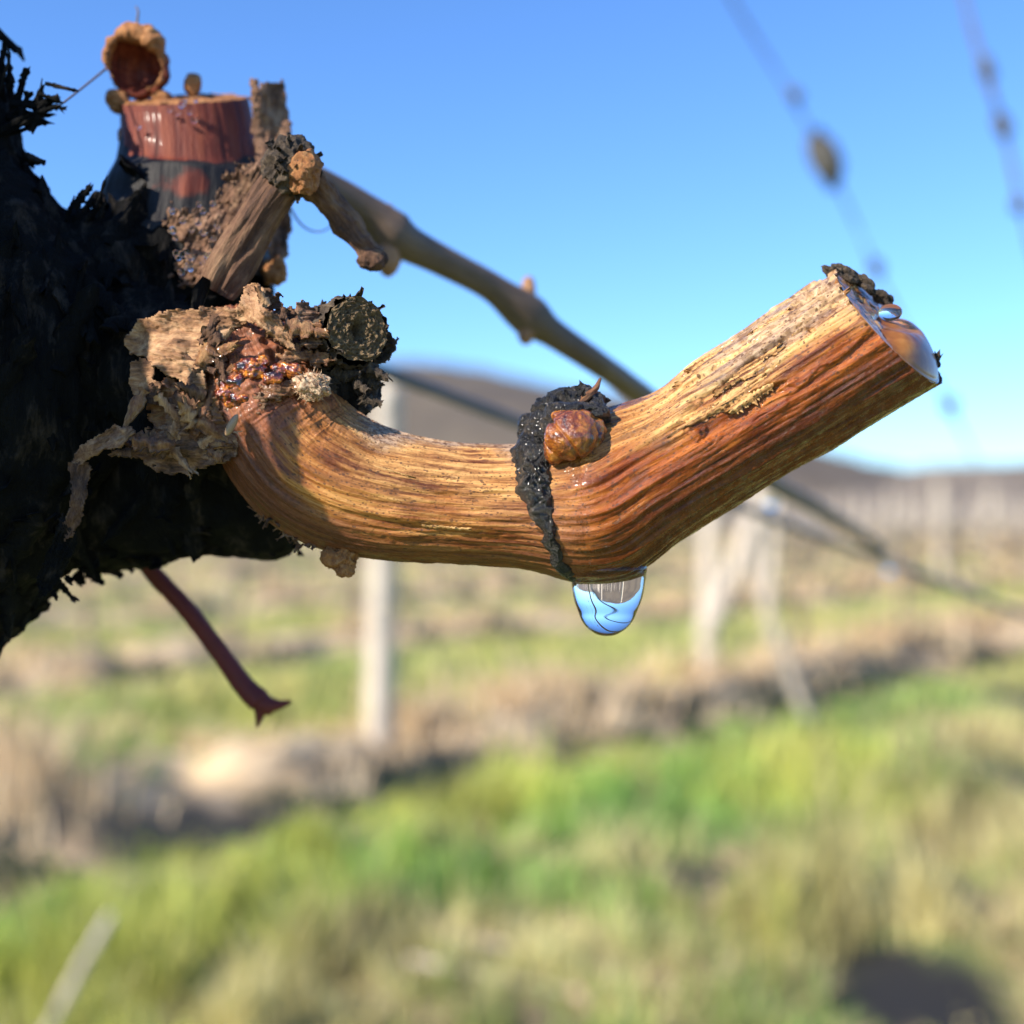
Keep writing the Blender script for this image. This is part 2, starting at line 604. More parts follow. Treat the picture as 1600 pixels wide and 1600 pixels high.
m.p.inputs['Subsurface Radius'].default_value = (.003, .0012, .0005)
m.p.inputs['Coat IOR'].default_value = 1.33
m.p.inputs['Specular IOR Level'].default_value = .2
MAT['sapdome'] = m.m
m = M('old_cut_face', .85)
vi = m.coords()
m.base(m.ramp(m.noise(vi, 2.6, 6, .8), [(.36, (.11, .065, .03)), (.5, (.28, .18, .085)), (.66, (.46, .32, .17))]))
m.bump(m.noise(vi, 4, 6, .8), .0008, 1)
MAT['oldcut'] = m.m
m = M('pale_wool', .9)
vi = m.coords()
m.base(m.ramp(m.noise(vi, 3, 5, .7), [(.38, (.22, .09, .035)), (.62, (.56, .42, .27))]))
MAT['wool'] = m.m
m = M('pale_husk', .5)
m.base((.32, .20, .11))
MAT['husk'] = m.m


def simple(name, stops, scale, rough=.8, det=5, coord='object', bump=None):
    m = M(name, rough)
    v = m.coords(coord)
    f = m.noise(v, scale, det, .65)
    m.base(m.ramp(f, stops))
    if bump: m.bump(f, bump, 1)
    return m.m


MAT['wire'] = simple('steel_wire', [(.3, (.05, .055, .07)), (.7, (.10, .105, .12))], 40, .45)
MAT['post'] = simple('weathered_post', [(.3, (.46, .38, .29)), (.7, (.66, .57, .45))], 9, .8, bump=.01)
MAT['palewood'] = simple('pale_dry_vine_wood', [(.3, (.42, .34, .26)), (.7, (.62, .53, .42))], 14, .8)
MAT['vinewood'] = simple('brown_vine_wood', [(.3, (.13, .09, .065)), (.7, (.27, .20, .14))], 14, .9)
MAT['hill'] = simple('bare_wooded_hill', [(.35, (.075, .058, .043)), (.5, (.11, .085, .06)), (.65, (.16, .125, .08))], .02, 1, 6)
MAT['hillb'] = simple('far_vineyard_hill', [(.35, (.13, .10, .07)), (.5, (.18, .14, .10)), (.65, (.24, .19, .12))], .03, 1, 6)


def mat_attrcol(name, rough=.75, trans=0.0):
    m = M(name, rough)
    a = m.n('ShaderNodeAttribute', attribute_name='tint')
    m.l(a.outputs['Vector'], m.p.inputs['Base Color'])
    if trans:
        tr = m.n('ShaderNodeBsdfTranslucent')
        m.l(a.outputs['Vector'], tr.inputs['Color'])
        mx = m.n('ShaderNodeMixShader')
        mx.inputs[0].default_value = trans
        m.l(m.p.outputs[0], mx.inputs[1]); m.l(tr.outputs[0], mx.inputs[2])
        out = [n for n in m.t.nodes if n.type == 'OUTPUT_MATERIAL'][0]
        m.l(mx.outputs[0], out.inputs[0])
    return m.m


MAT['grass'] = mat_attrcol('grass_blades', .6, .3)
MAT['dry'] = mat_attrcol('dry_grass_blades', .8, .2)
MAT['leafy'] = mat_attrcol('soil_and_litter', .95)

# ------------------------------------------------------------------ the setting
H = 0.90
DR = np.array([0.69, 0.724]); NR = np.array([-0.724, 0.69])
ROW0, ROWS = 3.41, 3.05


def lum(p):   # ground relief
    q = np.stack([p[:, 0] * .9, p[:, 1] * .9, np.zeros(len(p))], 1)
    return .05 * fbm(q, 4) * np.clip(12 / (np.abs(p[:, 1]) + 3), 0, 1)


def spot(X, Y, L):
    o = np.zeros(np.shape(X))
    for bx, by, br, bh in L:
        yy = H * F / (by - 800); xx = (bx - 800) / F * yy
        o = np.maximum(o, bh * np.exp(-((X - xx) ** 2 + ((Y - yy) * .6) ** 2) / br ** 2))
    return o


SHADE_SPOTS = ((1430, 1545, .17, 1.2), (1360, 1580, .12, 1.1), (1475, 1390, .10, 1.1), (1085, 1375, .10, 1.0), (1570, 1220, .16, 1.1), (375, 1480, .07, 1.0), (1590, 1090, .3, 1.0))  # hollow and tuft shadows painted as near-black ground spots
DRYS = ((480, 1580, .35, 1.), (820, 1540, .30, .8), (330, 1500, .18, .8), (1600, 1520, .26, 1.9), (1620, 1340, .32, 1.8), (1640, 1180, .5, 1.3), (980, 1590, .2, .7), (520, 1430, .15, .5), (1300, 1350, .08, .7), (50, 1400, .2, .3))
YEL = ((1450, 1300, .30, .8), (1150, 1480, .20, .6), (720, 1240, .4, .5), (120, 1560, .2, .7))
GRN = ((1050, 1330, .35, .9), (950, 1500, .25, .7), (1400, 1100, .6, .7), (700, 1420, .3, .5))


def groundgrid():
    ys = np.concatenate([np.linspace(-6, 14, 260), np.geomspace(14.2, 900, 90)])
    xs = np.concatenate([-np.geomspace(900, 9.2, 60), np.linspace(-9, 9, 240), np.geomspace(9.2, 900, 60)])
    X, Y = np.meshgrid(xs, ys)
    P = np.stack([X.ravel(), Y.ravel()], 1)
    Z = -H + lum(P)
    V = np.stack([P[:, 0], P[:, 1], Z], 1)
    nx = len(xs); ny = len(ys)
    i = np.arange(ny - 1)[:, None] * nx; j = np.arange(nx - 1)[None]
    Q = np.stack([i + j, i + j + 1, i + nx + j + 1, i + nx + j], -1).reshape(-1, 4)
    q = np.stack([P[:, 0] * .8, P[:, 1] * .8, np.full(len(P), 3.)], 1)
    f = sstep(-.3, .5, fbm(q, 4))[:, None]
    near = np.array([.15, .20, .05]) * (1 - f) + np.array([.30, .27, .10]) * f
    far = np.array([.22, .17, .10]) * (1 - f) + np.array([.27, .215, .135]) * f
    g = sstep(12, 40, np.abs(P[:, 1]))[:, None]
    shade = sstep(.35, .75, spot(P[:, 0], P[:, 1], SHADE_SPOTS) + .3 * fbm(q * 5, 3))[:, None]
    near = near * (1 - shade) + np.array([.012, .011, .010]) * shade  # spots darkened in the tint as painted shadow
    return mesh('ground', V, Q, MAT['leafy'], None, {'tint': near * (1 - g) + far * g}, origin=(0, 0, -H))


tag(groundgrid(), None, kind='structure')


def soil(k):
    t0 = ROW0 + ROWS * k
    n = 900 if k < 3 else 300; mm = 36 if k < 3 else 10
    s = np.linspace(-7, 45 + 12 * k, n); t = np.linspace(-.55, .55, mm)
    S, T = np.meshgrid(s, t)
    jag = .10 * fbm(np.stack([S.ravel() * 1.3, np.sign(T.ravel()), np.full(S.size, k * 3.)], 1), 3)
    tt = T.ravel() + jag * np.sign(T.ravel())
    XY = S.ravel()[:, None] * DR + (t0 + tt)[:, None] * NR
    prof = np.clip(1 - (T.ravel() / .55) ** 2, 0, 1)
    q = np.stack([XY[:, 0] * 5, XY[:, 1] * 5, np.zeros(len(XY))], 1)
    z = -H + lum(XY) - .02 + prof * (.09 + .12 * np.clip(fbm(q * .45, 3), -.6, 1)) + prof * .055 * fbm(q * 1.6, 4)
    V = np.stack([XY[:, 0], XY[:, 1], z], 1)
    i = np.arange(mm - 1)[:, None] * n; j = np.arange(n - 1)[None]
    Q = np.stack([i + j, i + j + 1, i + n + j + 1, i + n + j], -1).reshape(-1, 4)
    f = sstep(-.4, .5, fbm(q * .5 + 7, 4))[:, None]
    c = np.array([.42, .30, .17]) * (1 - f) + np.array([.60, .45, .27]) * f
    shade = (sstep(.02, -.14, tt + .22 * fbm(q * .32 + 21, 3)) * sstep(-.20, .15, fbm(q * .28 + 60, 2)))[:, None]
    c = c * (1 - shade) + np.array([.026, .025, .022]) * shade  # near flank tinted near-black as the row's painted shadow
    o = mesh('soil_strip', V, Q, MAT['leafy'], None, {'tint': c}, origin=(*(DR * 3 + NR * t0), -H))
    tag(o, None, kind='structure')


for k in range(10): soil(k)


def hill(name, prof, Y0, Yr, mat, seed, rough):
    prof = np.array(prof, float)
    px = np.linspace(prof[0, 0], prof[-1, 0], 360)
    py = np.interp(px, prof[:, 0], prof[:, 1])
    n = len(px); mm = 40
    u = np.linspace(0, 1.5, mm)
    P = []
    for uu in u:
        Y = Y0 + (Yr - Y0) * uu
        h = np.sin(np.clip(uu, 0, 1) * np.pi / 2) if uu <= 1 else math.cos((uu - 1) * np.pi)
        X = (px - 800) / F * Yr
        Z = -H - .5 + (800 - py + H * F / Yr) / F * Yr * h
        P.append(np.stack([X, np.full(n, Y), Z], 1))
    V = np.concatenate(P)
    V[:, 2] += rough * fbm(V * np.array([.02, .02, 0]) + seed, 4) * np.clip(np.repeat(u, n), 0, 1) * .6
    V[:, 2] += rough * .35 * pn(V * np.array([.25, .25, 0]) + seed) * (np.repeat(u, n) > .05)
    i = np.arange(mm - 1)[:, None] * n; j = np.arange(n - 1)[None]
    Q = np.stack([i + j, i + j + 1, i + n + j + 1, i + n + j], -1).reshape(-1, 4)
    o = mesh(name, V, Q, mat, None, origin=(0, Y0, -H))
    tag(o, None, kind='structure')


hill('hills', [(-1800, 700), (-600, 640), (100, 590), (560, 576), (680, 578), (780, 596), (940, 622), (1080, 664), (1200, 712), (1280, 744), (1400, 800), (1500, 830)], 250, 520, MAT['hill'], 0, 5)
hill('hills', [(900, 800), (1150, 765), (1300, 742), (1420, 731), (1600, 722), (1900, 716), (2600, 700), (3600, 740)], 180, 380, MAT['hillb'], 30, 3)

# grass
def blades(name, XY, h, wd, tint, mat, label, bend=.5, seed=1, zoff=None):
    r = np.random.RandomState(seed)
    n = len(XY)
    a = r.rand(n) * 2 * np.pi
    z = -H + lum(XY) - .01 + (0 if zoff is None else zoff)
    c = np.stack([XY[:, 0], XY[:, 1], z], 1)
    sd = np.stack([np.cos(a), np.sin(a), np.zeros(n)], 1) * wd[:, None] * .5
    b = a + 1.57 + r.randn(n) * .5
    lean = np.stack([np.cos(b), np.sin(b), np.zeros(n)], 1) * (h * bend * (.3 + r.rand(n)))[:, None]
    up = np.array([0, 0, 1.]) * h[:, None]
    V = np.stack([c - sd, c + sd, c + sd * .8 + lean * .3 + up * .55, c - sd * .8 + lean * .3 + up * .55, c + lean + up], 1).reshape(-1, 3)
    k = np.arange(n)[:, None] * 5
    o = mesh(name, V, [k + np.array([0, 1, 2, 3]), k + np.array([3, 2, 4])], mat, None, {'tint': np.repeat(tint, 5, 0)}, smooth=False, origin=(0, 3, -H))
    tag(o, label, 'grass', kind='stuff')


def rowt(XY):
    t = XY @ NR
    return np.abs((t - ROW0 + ROWS / 2) % ROWS - ROWS / 2), t


N = 300000
Yg = np.exp(rs.rand(N) * (math.log(60) - math.log(1.1)) + math.log(1.1))
Xg = (rs.rand(N) * 2 - 1) * (Yg * .80 + .7)
XY = np.stack([Xg, Yg], 1)
dt, t_ = rowt(XY)
tuft = fbm(np.stack([XY[:, 0] * 6, XY[:, 1] * 6, np.zeros(N)], 1), 3)
patch = fbm(np.stack([XY[:, 0] * 1.1, XY[:, 1] * 1.1, np.full(N, 9.)], 1), 4)
drybit = fbm(np.stack([XY[:, 0] * .8, XY[:, 1] * 1.4, np.full(N, 40.)], 1), 4)
keep = ((dt > .42) | (t_ < 1.5) | (fbm(np.stack([XY[:, 0] * 2.2, XY[:, 1] * 2.2, np.full(N, 91.)], 1), 3) > .18)) & (rs.rand(N) < .45 + .9 * sstep(-.3, .4, tuft)) & (drybit < .62 + .2 * rs.randn(N)) & (spot(XY[:, 0], XY[:, 1], SHADE_SPOTS) + .2 * rs.randn(N) < .5)
drybit = drybit + spot(XY[:, 0], XY[:, 1], DRYS) * .8
patch = patch + .7 * spot(XY[:, 0], XY[:, 1], YEL) - .9 * spot(XY[:, 0], XY[:, 1], GRN)
XY = XY[keep]; tuft = tuft[keep]; patch = patch[keep]; drybit = drybit[keep]; n = len(XY)
bst = np.zeros(n)
for (bx, by, br, bh) in ((1300, 1460, .16, 1.0), (1040, 1350, .10, .8), (1430, 1370, .10, .8), (560, 1420, .08, .8), (1480, 1250, .15, .6), (820, 1250, .2, .4), (200, 1500, .12, .5)):
    yy = .9 * F / (by - 800); xx = (bx - 800) / F * yy
    bst += bh * np.exp(-((XY[:, 0] - xx) ** 2 + (XY[:, 1] - yy) ** 2) / br ** 2)
h = (1 + 2.2 * bst) * (1 - .75 * np.clip(spot(XY[:, 0], XY[:, 1] + .22, SHADE_SPOTS), 0, 1)) * (1 - .6 * sstep(.95, .5, dt[keep]) * (((XY @ NR - ROW0 + ROWS / 2) % ROWS - ROWS / 2) < 0) * (XY @ NR > 1.5)) * (.045 + .07 * sstep(-.3, .6, tuft)) * (.6 + .8 * rs.rand(n)) * (1 + .5 * sstep(.1, .6, patch))
wd = .0024 * XY[:, 1] * (.7 + .6 * rs.rand(n)) + .002
f = sstep(-.35, .4, patch + .25 * rs.randn(n))[:, None]
g = .85 * sstep(.12, .70, drybit + .18 * rs.randn(n) + sstep(4, 14, XY[:, 1]) * .16)[:, None]
tint = np.array([.20, .36, .07]) * (1 - f) + np.array([.50, .52, .10]) * f
gf = .55 * sstep(3.6, 6.5, XY[:, 1] + 1.2 * patch)[:, None]
tint = tint * (1 - gf) + np.array([.56, .50, .19]) * gf
tint = tint * (1 - g) + np.array([.55, .46, .22]) * g
tint *= ((.75 + .5 * rs.rand(n)) * (.75 + .5 * sstep(-.4, .4, fbm(np.stack([XY[:, 0] * 3.2, XY[:, 1] * 2.2, np.full(n, 77.)], 1), 3))))[:, None]
blades('grass', XY, h, wd, tint, MAT['grass'], 'sunlit green and yellow grass filling the lanes between the vine rows')

N = 60000
rows_ = rs.randint(0, 7, N) if False else np.minimum((rs.exponential(1.6, N)).astype(int), 8)
S = -6 + rs.rand(N) ** 1.3 * (28 + rows_ * 8)
cl = fbm(np.stack([S * 2.2, rows_ * 7.7, np.zeros(N)], 1), 3)
ok = cl > -.12 + .15 * rs.randn(N)
S = S[ok]; rows_ = rows_[ok]; cl = cl[ok]; n = len(S)
XY = S[:, None] * DR + (ROW0 + ROWS * rows_ + .20 * rs.randn(n) + .10)[:, None] * NR
h = (.06 + .22 * sstep(-.1, .7, cl)) * (.5 + .7 * rs.rand(n))
wd = .0022 * np.abs(XY[:, 1]) + .003
tint = (np.array([.66, .50, .30]) + rs.randn(n, 1) * .05) * (.7 + .5 * rs.rand(n, 1))
gm = sstep(-.2, .3, fbm(np.stack([S * 1.4, rows_ * 3., np.full(n, 4.)], 1), 2))[:, None] * .0
blades('dry_grass', XY, h, wd, tint, MAT['dry'], 'tan tufts of dead grass standing along the soil under the vine rows', .6, 5, .07)
# low weeds at the near rows, their dark green also painting the shadow
N = 26000
S = -6 + rs.rand(N) * 30; kk = (rs.rand(N) < .35).astype(int)
ok = fbm(np.stack([S * 1.5, kk * 5., np.full(N, 2.)], 1), 3) > -.1
S = S[ok]; kk = kk[ok]; n = len(S)
XY = S[:, None] * DR + (ROW0 + ROWS * kk - .36 + .10 * rs.randn(n))[:, None] * NR
blades('weeds', XY, .03 + .07 * rs.rand(n), .010 + .014 * rs.rand(n), np.array([.030, .058, .028]) * (.5 + rs.rand(n, 1)), MAT['grass'], 'low dark green weeds with painted row shadow along the near foot of the soil strips', 1.2, 15)
# dead straw lying in the near lane
N = 26000
XY = np.stack([rs.rand(N) * 4.4 - 2.0, 1.8 + rs.rand(N) * 4.5], 1)
dd = fbm(np.stack([XY[:, 0] * .8, XY[:, 1] * 1.4, np.full(N, 40.)], 1), 4)
XY = XY[(dd + .8 * spot(XY[:, 0], XY[:, 1], DRYS) > .28 + .12 * rs.randn(N)) | (rs.rand(N) < .05)]
XY = XY[spot(XY[:, 0], XY[:, 1], SHADE_SPOTS) < .3]
n = len(XY)
blades('straw', XY, .02 + .035 * rs.rand(n), .008 + .012 * rs.rand(n), (np.array([.46, .33, .20]) * (.6 + .7 * rs.rand(n, 1))), MAT['dry'], 'pale straw and dead stalks lying in patches of the near grass', 3.0, 9)

# ------------------------------------------------------------------ posts and vines of the rows
def boxtube(path, nu=10, nv=24, seed=0, amp=.004, flat=1.0):
    return sweep(path, nu, nv, lambda A, S, r, p: amp * fbm(p * 22 + seed, 3), flat=flat)


for pts, lab in (((( 60, 1640, 1.95), (110, 1540, 2.0), (172, 1430, 2.1)), 'long pale straw stalk leaning in the grass at the lower left'),
                 (((640, 1500, 2.35), (800, 1530, 2.3), (985, 1572, 2.2)), 'pale dead stalk lying across the grass at the bottom middle'),
                 (((700, 1470, 2.5), (790, 1478, 2.5), (880, 1502, 2.45)), 'shorter pale dead stalk lying just above the long one')):
    V, Q, T, rest, _ = boxtube(np.array([[*PX(a, b_, Y=y), .007] for a, b_, y in pts]), 8, 24, 3)
    tag(Bag().add(V, Q, T, rest).build('dry_stalk', MAT['palewood']), lab, 'stalk')


def rowpt(k, s, z=0.0):
    xy = DR * s + NR * (ROW0 + ROWS * k)
    return np.array([xy[0], xy[1], -H + z])


post_path = np.array([[0, 0, -.15, .043], [.004, 0, .3, .043], [.012, 0, .8, .041], [.03, 0, 1.33, .040], [.032, 0, 1.36, .036]])
def post_mesh():
    b = Bag()
    V, Q, T, rest, _ = sweep(post_path, 16, 40, lambda A, S, r, p: .006 * np.cos(4 * A) + .003 * fbm(p * 15, 3))
    b.add(V, Q, T, rest)
    return b


first = thing('trellis_post', 'tall pale vineyard post rising left of the water drop', 'post', rowpt(0, 2.88), 'vineyard trellis posts')
b = post_mesh(); b.V = [v + np.array(rowpt(0, 2.88)) for v in b.V]
b.build('post_shaft', MAT['post'], first)
for z in (.55, .95, 1.28):
    bb = Bag()
    p = rowpt(0, 2.88, z) + np.array([.02, -.045, 0])
    V, Q, T, rest, _ = sweep(np.array([[*(p + [-.02, 0, 0]), .004], [*(p + [0, -.012, .004]), .004], [*(p + [.02, 0, 0]), .004]]), 8, 12)
    bb.add(V, Q, T, rest).build('wire_staple', MAT['wire'], first)


def copy_tree(o, loc, label, rz=0, sc_=1, parts=True):
    c = o.copy(); col.objects.link(c)
    c.location = tuple(loc); c.rotation_euler = (0, 0, rz); c.scale = (sc_,) * 3
    c['label'] = label
    for ch in list(o.children):
        d = ch.copy(); col.objects.link(d); d.parent = c
        for g in list(ch.children):
            e = g.copy(); col.objects.link(e); e.parent = d
    return c


copy_tree(first, rowpt(0, 4.95), 'pale vineyard post below the right half of the spur, beside a leaning brace', .3, .96)
FARP = 'pale trellis post far off in the rows at the right edge'
for k in range(0, 8):
    for s in np.arange(17.0 if k == 0 else 9.5 + k * .7, 34 + 4 * k, 4.1):
        p = rowpt(k, s)
        px = 800 + p[0] / p[1] * F
        if p[1] < 1 or px < -150 or px > 1900: continue
        side = 'right' if px > 1150 else ('middle' if px > 480 else 'left')
        c = copy_tree(first, p, {'right': 'small blurred post among the distant vine rows, right of the spur',
                             'middle': 'small blurred post among the distant vine rows, beneath the spur',
                             'left': 'small blurred post among the distant vine rows, below the dark trunk'}[side], random.random() * 6, random.uniform(.92, 1.05))

# the leaning brace and the pale crooked stem beside post two
V, Q, T, rest, _ = boxtube(np.array([[*PX(1098, 1000, Y=5.75), .045], [*PX(1140, 905, Y=5.8), .043], [*PX(1195, 770, Y=5.85), .040]]), 12, 30, 3)
V[:, 2] -= 0
o = Bag().add(V, Q, T, rest).build('post_brace', MAT['palewood'])
tag(o, 'pale wooden brace leaning against the post below the right half of the spur', 'brace')
V, Q, T, rest, _ = boxtube(np.array([[*PX(1212, 765, Y=5.1), .018], [*PX(1204, 880, Y=5.1), .022], [*PX(1200, 955, Y=5.1), .028], [*PX(1235, 1050, Y=5.15), .024], [*PX(1270, 1150, Y=5.2), .022]]), 12, 50, 5, .006)
o = Bag().add(V, Q, T, rest).build('vine_stake', MAT['palewood'])
tag(o, 'crooked pale stake kinked halfway, right of the leaning brace', 'stake')


def vine(seed):
    r = random.Random(seed)
    t = thing('vine', 'x', 'vine', (0, 0, 0), 'pruned vines of the background rows')
    b = Bag()
    x = 0; y = 0; pts = []
    for q in range(6):
        z = q * .14 - .04
        pts.append([x, y, z, .024 - q * .002]); x += r.uniform(-.03, .03); y += r.uniform(-.02, .02)
    b.add(*boxtube(np.array(pts), 10, 30, seed, .006)[:4])
    b.build('trunk', MAT['vinewood'], t)
    top = pts[-1]
    for sgn in (-1, 1):
        b = Bag()
        b.add(*boxtube(np.array([[top[0], top[1], top[2] - .03, .016], [top[0] + sgn * .16 * DR[0], top[1] + sgn * .16 * DR[1], top[2] + .05, .012], [top[0] + sgn * .42 * DR[0], top[1] + sgn * .42 * DR[1], top[2] + r.uniform(-.04, .03), .008]]), 8, 20, seed, .003)[:4])
        b.build('arm', MAT['vinewood'], t)
        for q in range(2):
            a = r.uniform(.08, .35) * sgn
            x0, y0 = top[0] + a * DR[0], top[1] + a * DR[1]
            hh = r.uniform(.2, .5)
            b = Bag()
            b.add(*boxtube(np.array([[x0, y0, top[2], .006], [x0 + r.uniform(-.05, .05), y0, top[2] + hh * .5, .0045], [x0 + r.uniform(-.1, .1), y0 + r.uniform(-.05, .05), top[2] + hh, .003]]), 6, 14, seed, .001)[:4])
            b.build('cane', MAT['palewood'], t)
    return t


protos = [vine(s) for s in (1, 2, 3)]
usedp = set(); nv_ = 0
for k in range(0, 7):
    for s in np.arange(-4.3 + (k % 3) * .4, 24 + 3.2 * k, 1.02 if k < 4 else 2.04):
        if k == 0 and min(abs(s - 2.88), abs(s - 4.95)) < .3: continue
        p = rowpt(k, s + random.uniform(-.1, .1), .05)
        px = 800 + p[0] / max(p[1], .1) * F
        if p[1] < 1.5 or px < -200 or px > 1850 or (k == 0 and px < 1150): continue
        q = random.randrange(3)
        row = 'nearest' if k == 0 else ('second' if k == 1 else 'farther')
        side = 'right of' if px > 1150 else ('under' if px > 480 else 'left of')
        lab = {'nearest': 'bare pruned vine standing in the nearest background row, %s the spur' % side,
               'second': 'blurred bare vine in the second background row, %s the spur' % side,
               'farther': 'faint bare vine in the farther rows, %s the spur' % side}[row]
        if q not in usedp:
            usedp.add(q); c = protos[q]; c.location = tuple(p); c['label'] = lab; c.rotation_euler = (0, 0, 0)
        else:
            c = copy_tree(protos[q], p, lab, random.choice((0, math.pi)), random.uniform(.85, 1.1))
        nv_ += 1

# wires of the near background rows
for k in range(3):
    for z, nm in ((.62, 'low'), (1.0, 'middle'), (1.25, 'top')):
        a = rowpt(k, -6, z); c = rowpt(k, 40, z)
        V, Q, T, rest, _ = sweep(np.array([[*a, .0025], [*((a + c) / 2 - [0, 0, .02]), .0025], [*c, .0025]]), 6, 20)
        o = Bag().add(V, Q, T, rest).build('trellis_wire', MAT['wire'])
        tag(o, '%s thin wire strung along the %s background row of posts' % (nm, ('nearest', 'second', 'third')[k]), 'wire', 'wires of the background trellis')

# ------------------------------------------------------------------ wires and shoots just behind the spur
A = PX(100, 389, Y=.17); B_ = PX(590, 577, Y=.215)
def line3(p0, p1, y0, y1, r, n=30, sag=0):
    out = []
    for u in np.linspace(0, 1, n):
        q = PX(*p0, Y=y0) * (1 - u) + PX(*p1, Y=y1) * u
        out.append([*(q - [0, 0, sag * 4 * u * (1 - u)]), r])
    return np.array(out)


V, Q, T, rest, _ = sweep(line3((120, 398), (1760, 1020), .185, .62, .0013), 14, 120, lambda A, S, r, p: .0001 * fbm(p * 400, 2))
wr = Bag().add(V, Q, T, rest).build('trellis_wire', MAT['wire'])
tag(wr, 'dark taut wire slanting down right behind the curved spur', 'wire')


def shoot(rows, knots, label):
    p = np.array([[*PX(a, b, Y=y), r * .75] for a, b, y, r in rows])
    V, Q, T, rest, _ = sweep(p, 10, 120, lambda A, S, r, q: .0006 * fbm(q * 60, 2))
    o = Bag().add(V, Q, T, rest).build('dry_shoot', MAT['farcane'])
    tag(o, label, 'shoot', 'thin dry shoots hanging against the sky')
    for (a, b, y, r, ln, ang) in knots:
        ca, sa = math.cos(R(ang)), math.sin(R(ang))
        rot = [[ca, 0, -sa], [0, 1, 0], [sa, 0, ca]]
        V, Q, T = ball(PX(a, b, Y=y), r, 24, 16, .25, .15, a, (1, 1, ln), rot)
        Bag().add(V, Q, T).build('bud', MAT['knot'], o)


shoot([(1105, -80, .62, .0012), (1150, 10, .64, .0013), (1215, 115, .66, .0011), (1280, 230, .68, .0012), (1335, 345, .70, .0010), (1372, 430, .72, .0010), (1430, 540, .75, .0010), (1485, 640, .78, .0010), (1525, 720, .8, .001)],
      [(1242, 150, .665, .0035, 1.3, 25), (1290, 250, .682, .0084, 2.0, 22), (1370, 420, .72, .0046, 1.2, 20), (1484, 635, .78, .0050, 1.2, 20)],
      'thin dry shoot with a dark knot, hanging against the sky above the cut tip')
shoot([(1490, -80, .62, .0012), (1515, 30, .62, .0014), (1545, 130, .62, .0022), (1570, 210, .63, .0020), (1600, 340, .64, .0014), (1640, 500, .66, .0012)],
      [(1542, 110, .62, .0038, 1.8, 15), (1566, 195, .63, .0042, 1.8, 15), (1592, 320, .64, .0042, 1.2, 12)],
      'thin dry shoot hanging against the sky at the right edge')

# droplets hanging from the wire, far out of focus
for px, py, Y, r, lab in ((1205, 786, .34, .0016, 'round droplet shining below the right half of the spur'), (1390, 888, .47, .0020, 'pale droplet hanging low on the slanting wire')):
    V, Q, T = ball(PX(px, py, Y=Y), r, 32, 24, axes=(1, 1, 1.25))
    o = Bag().add(V, Q, T).build('water_drop', MAT['water'])
    tag(o, lab, 'drop')

# ------------------------------------------------------------------ the grapevine in front
vine_root = thing('grapevine', 'old black grapevine head with pruned wet spur, stumps and peeling bark', 'grapevine', (-.115, .15, -H))


def remeshed(bag, voxel):
    me = bpy.data.meshes.new('tmp')
    V = np.concatenate(bag.V)
    Fs = np.concatenate(bag.Q).tolist() + np.concatenate(bag.T).tolist()
    me.from_pydata(V.tolist(), [], Fs)
    o = bpy.data.objects.new('tmp', me); col.objects.link(o)
    md = o.modifiers.new('r', 'REMESH'); md.mode = 'VOXEL'; md.voxel_size = voxel; md.use_smooth_shade = True
    dg = bpy.context.evaluated_depsgraph_get()
    ev = o.evaluated_get(dg); em = ev.to_mesh()
    n = len(em.vertices)
    co = np.zeros(n * 3, np.float32); em.vertices.foreach_get('co', co)
    nl = len(em.loops); li = np.zeros(nl, np.int32); em.loops.foreach_get('vertex_index', li)
    npo = len(em.polygons); lt = np.zeros(npo, np.int32); em.polygons.foreach_get('loop_total', lt)
    no = np.zeros(n * 3, np.float32); em.vertices.foreach_get('normal', no)
    assert (lt == 4).all()
    ev.to_mesh_clear()
    bpy.data.objects.remove(o); bpy.data.meshes.remove(me)
    return co.reshape(-1, 3).astype(float), li.reshape(-1, 4), no.reshape(-1, 3).astype(float)


core = Bag()
for rows in (
    [(-290, -120, 150, 130), (-180, 60, 130, 132), (-150, 200, 120, 134), (-130, 330, 120, 150), (-20, 500, 120, 180), (0, 620, 120, 195), (-50, 750, 120, 176), (-125, 880, 120, 150), (-290, 1050, 130, 145), (-560, 1400, 170, 165)],
    [(90, 540, 140, 140), (200, 580, 120, 112), (300, 610, 90, 96), (380, 620, 60, 70)],
    [(20, 770, 190, 120), (180, 765, 210, 98), (320, 755, 220, 88), (400, 760, 225, 84), (452, 768, 228, 80)],
    [(60, 520, 180, 150), (170, 470, 220, 120), (270, 440, 270, 112), (300, 370, 300, 90)],
    [(380, 560, 60, 56), (450, 570, 50, 52), (525, 595, 30, 38), (550, 612, 20, 28)],
    # unseen arm and thin rod below are added to shade the vine
):
    V, Q, T, rest, _ = sweep(pxpath(rows), 40, 70)
    core.add(V, Q, T, rest)
for pts in (
    [[-.085, .130, -.06, .022], [-.122, .112, -.040, .028], [-.152, .090, -.010, .030], [-.143, .080, .035, .031], [-.125, .080, .068, .028], [-.122, .082, .084, .013]],  # added arm out of view, throws shade on trunk and stump
    [[-.080, .135, -.02, .020], [-.100, .14, -.07, .022], [-.115, .145, -.16, .024]],
    [[-.112, .080, .073, .005], [-.088, .083, .050, .0030], [-.066, .086, .0325, .0021], [-.053, .0882, .0222, .0019]],  # added thin rod out of view, throws the shadow band across the spur
):
    V, Q, T, rest, _ = sweep(np.array(pts), 40, 60)
    core.add(V, Q, T, rest)
V, Q, NN = remeshed(core, .00062)
d = np.zeros(len(V))
mmv = V * 1000
st = np.array([1, 1, .32])
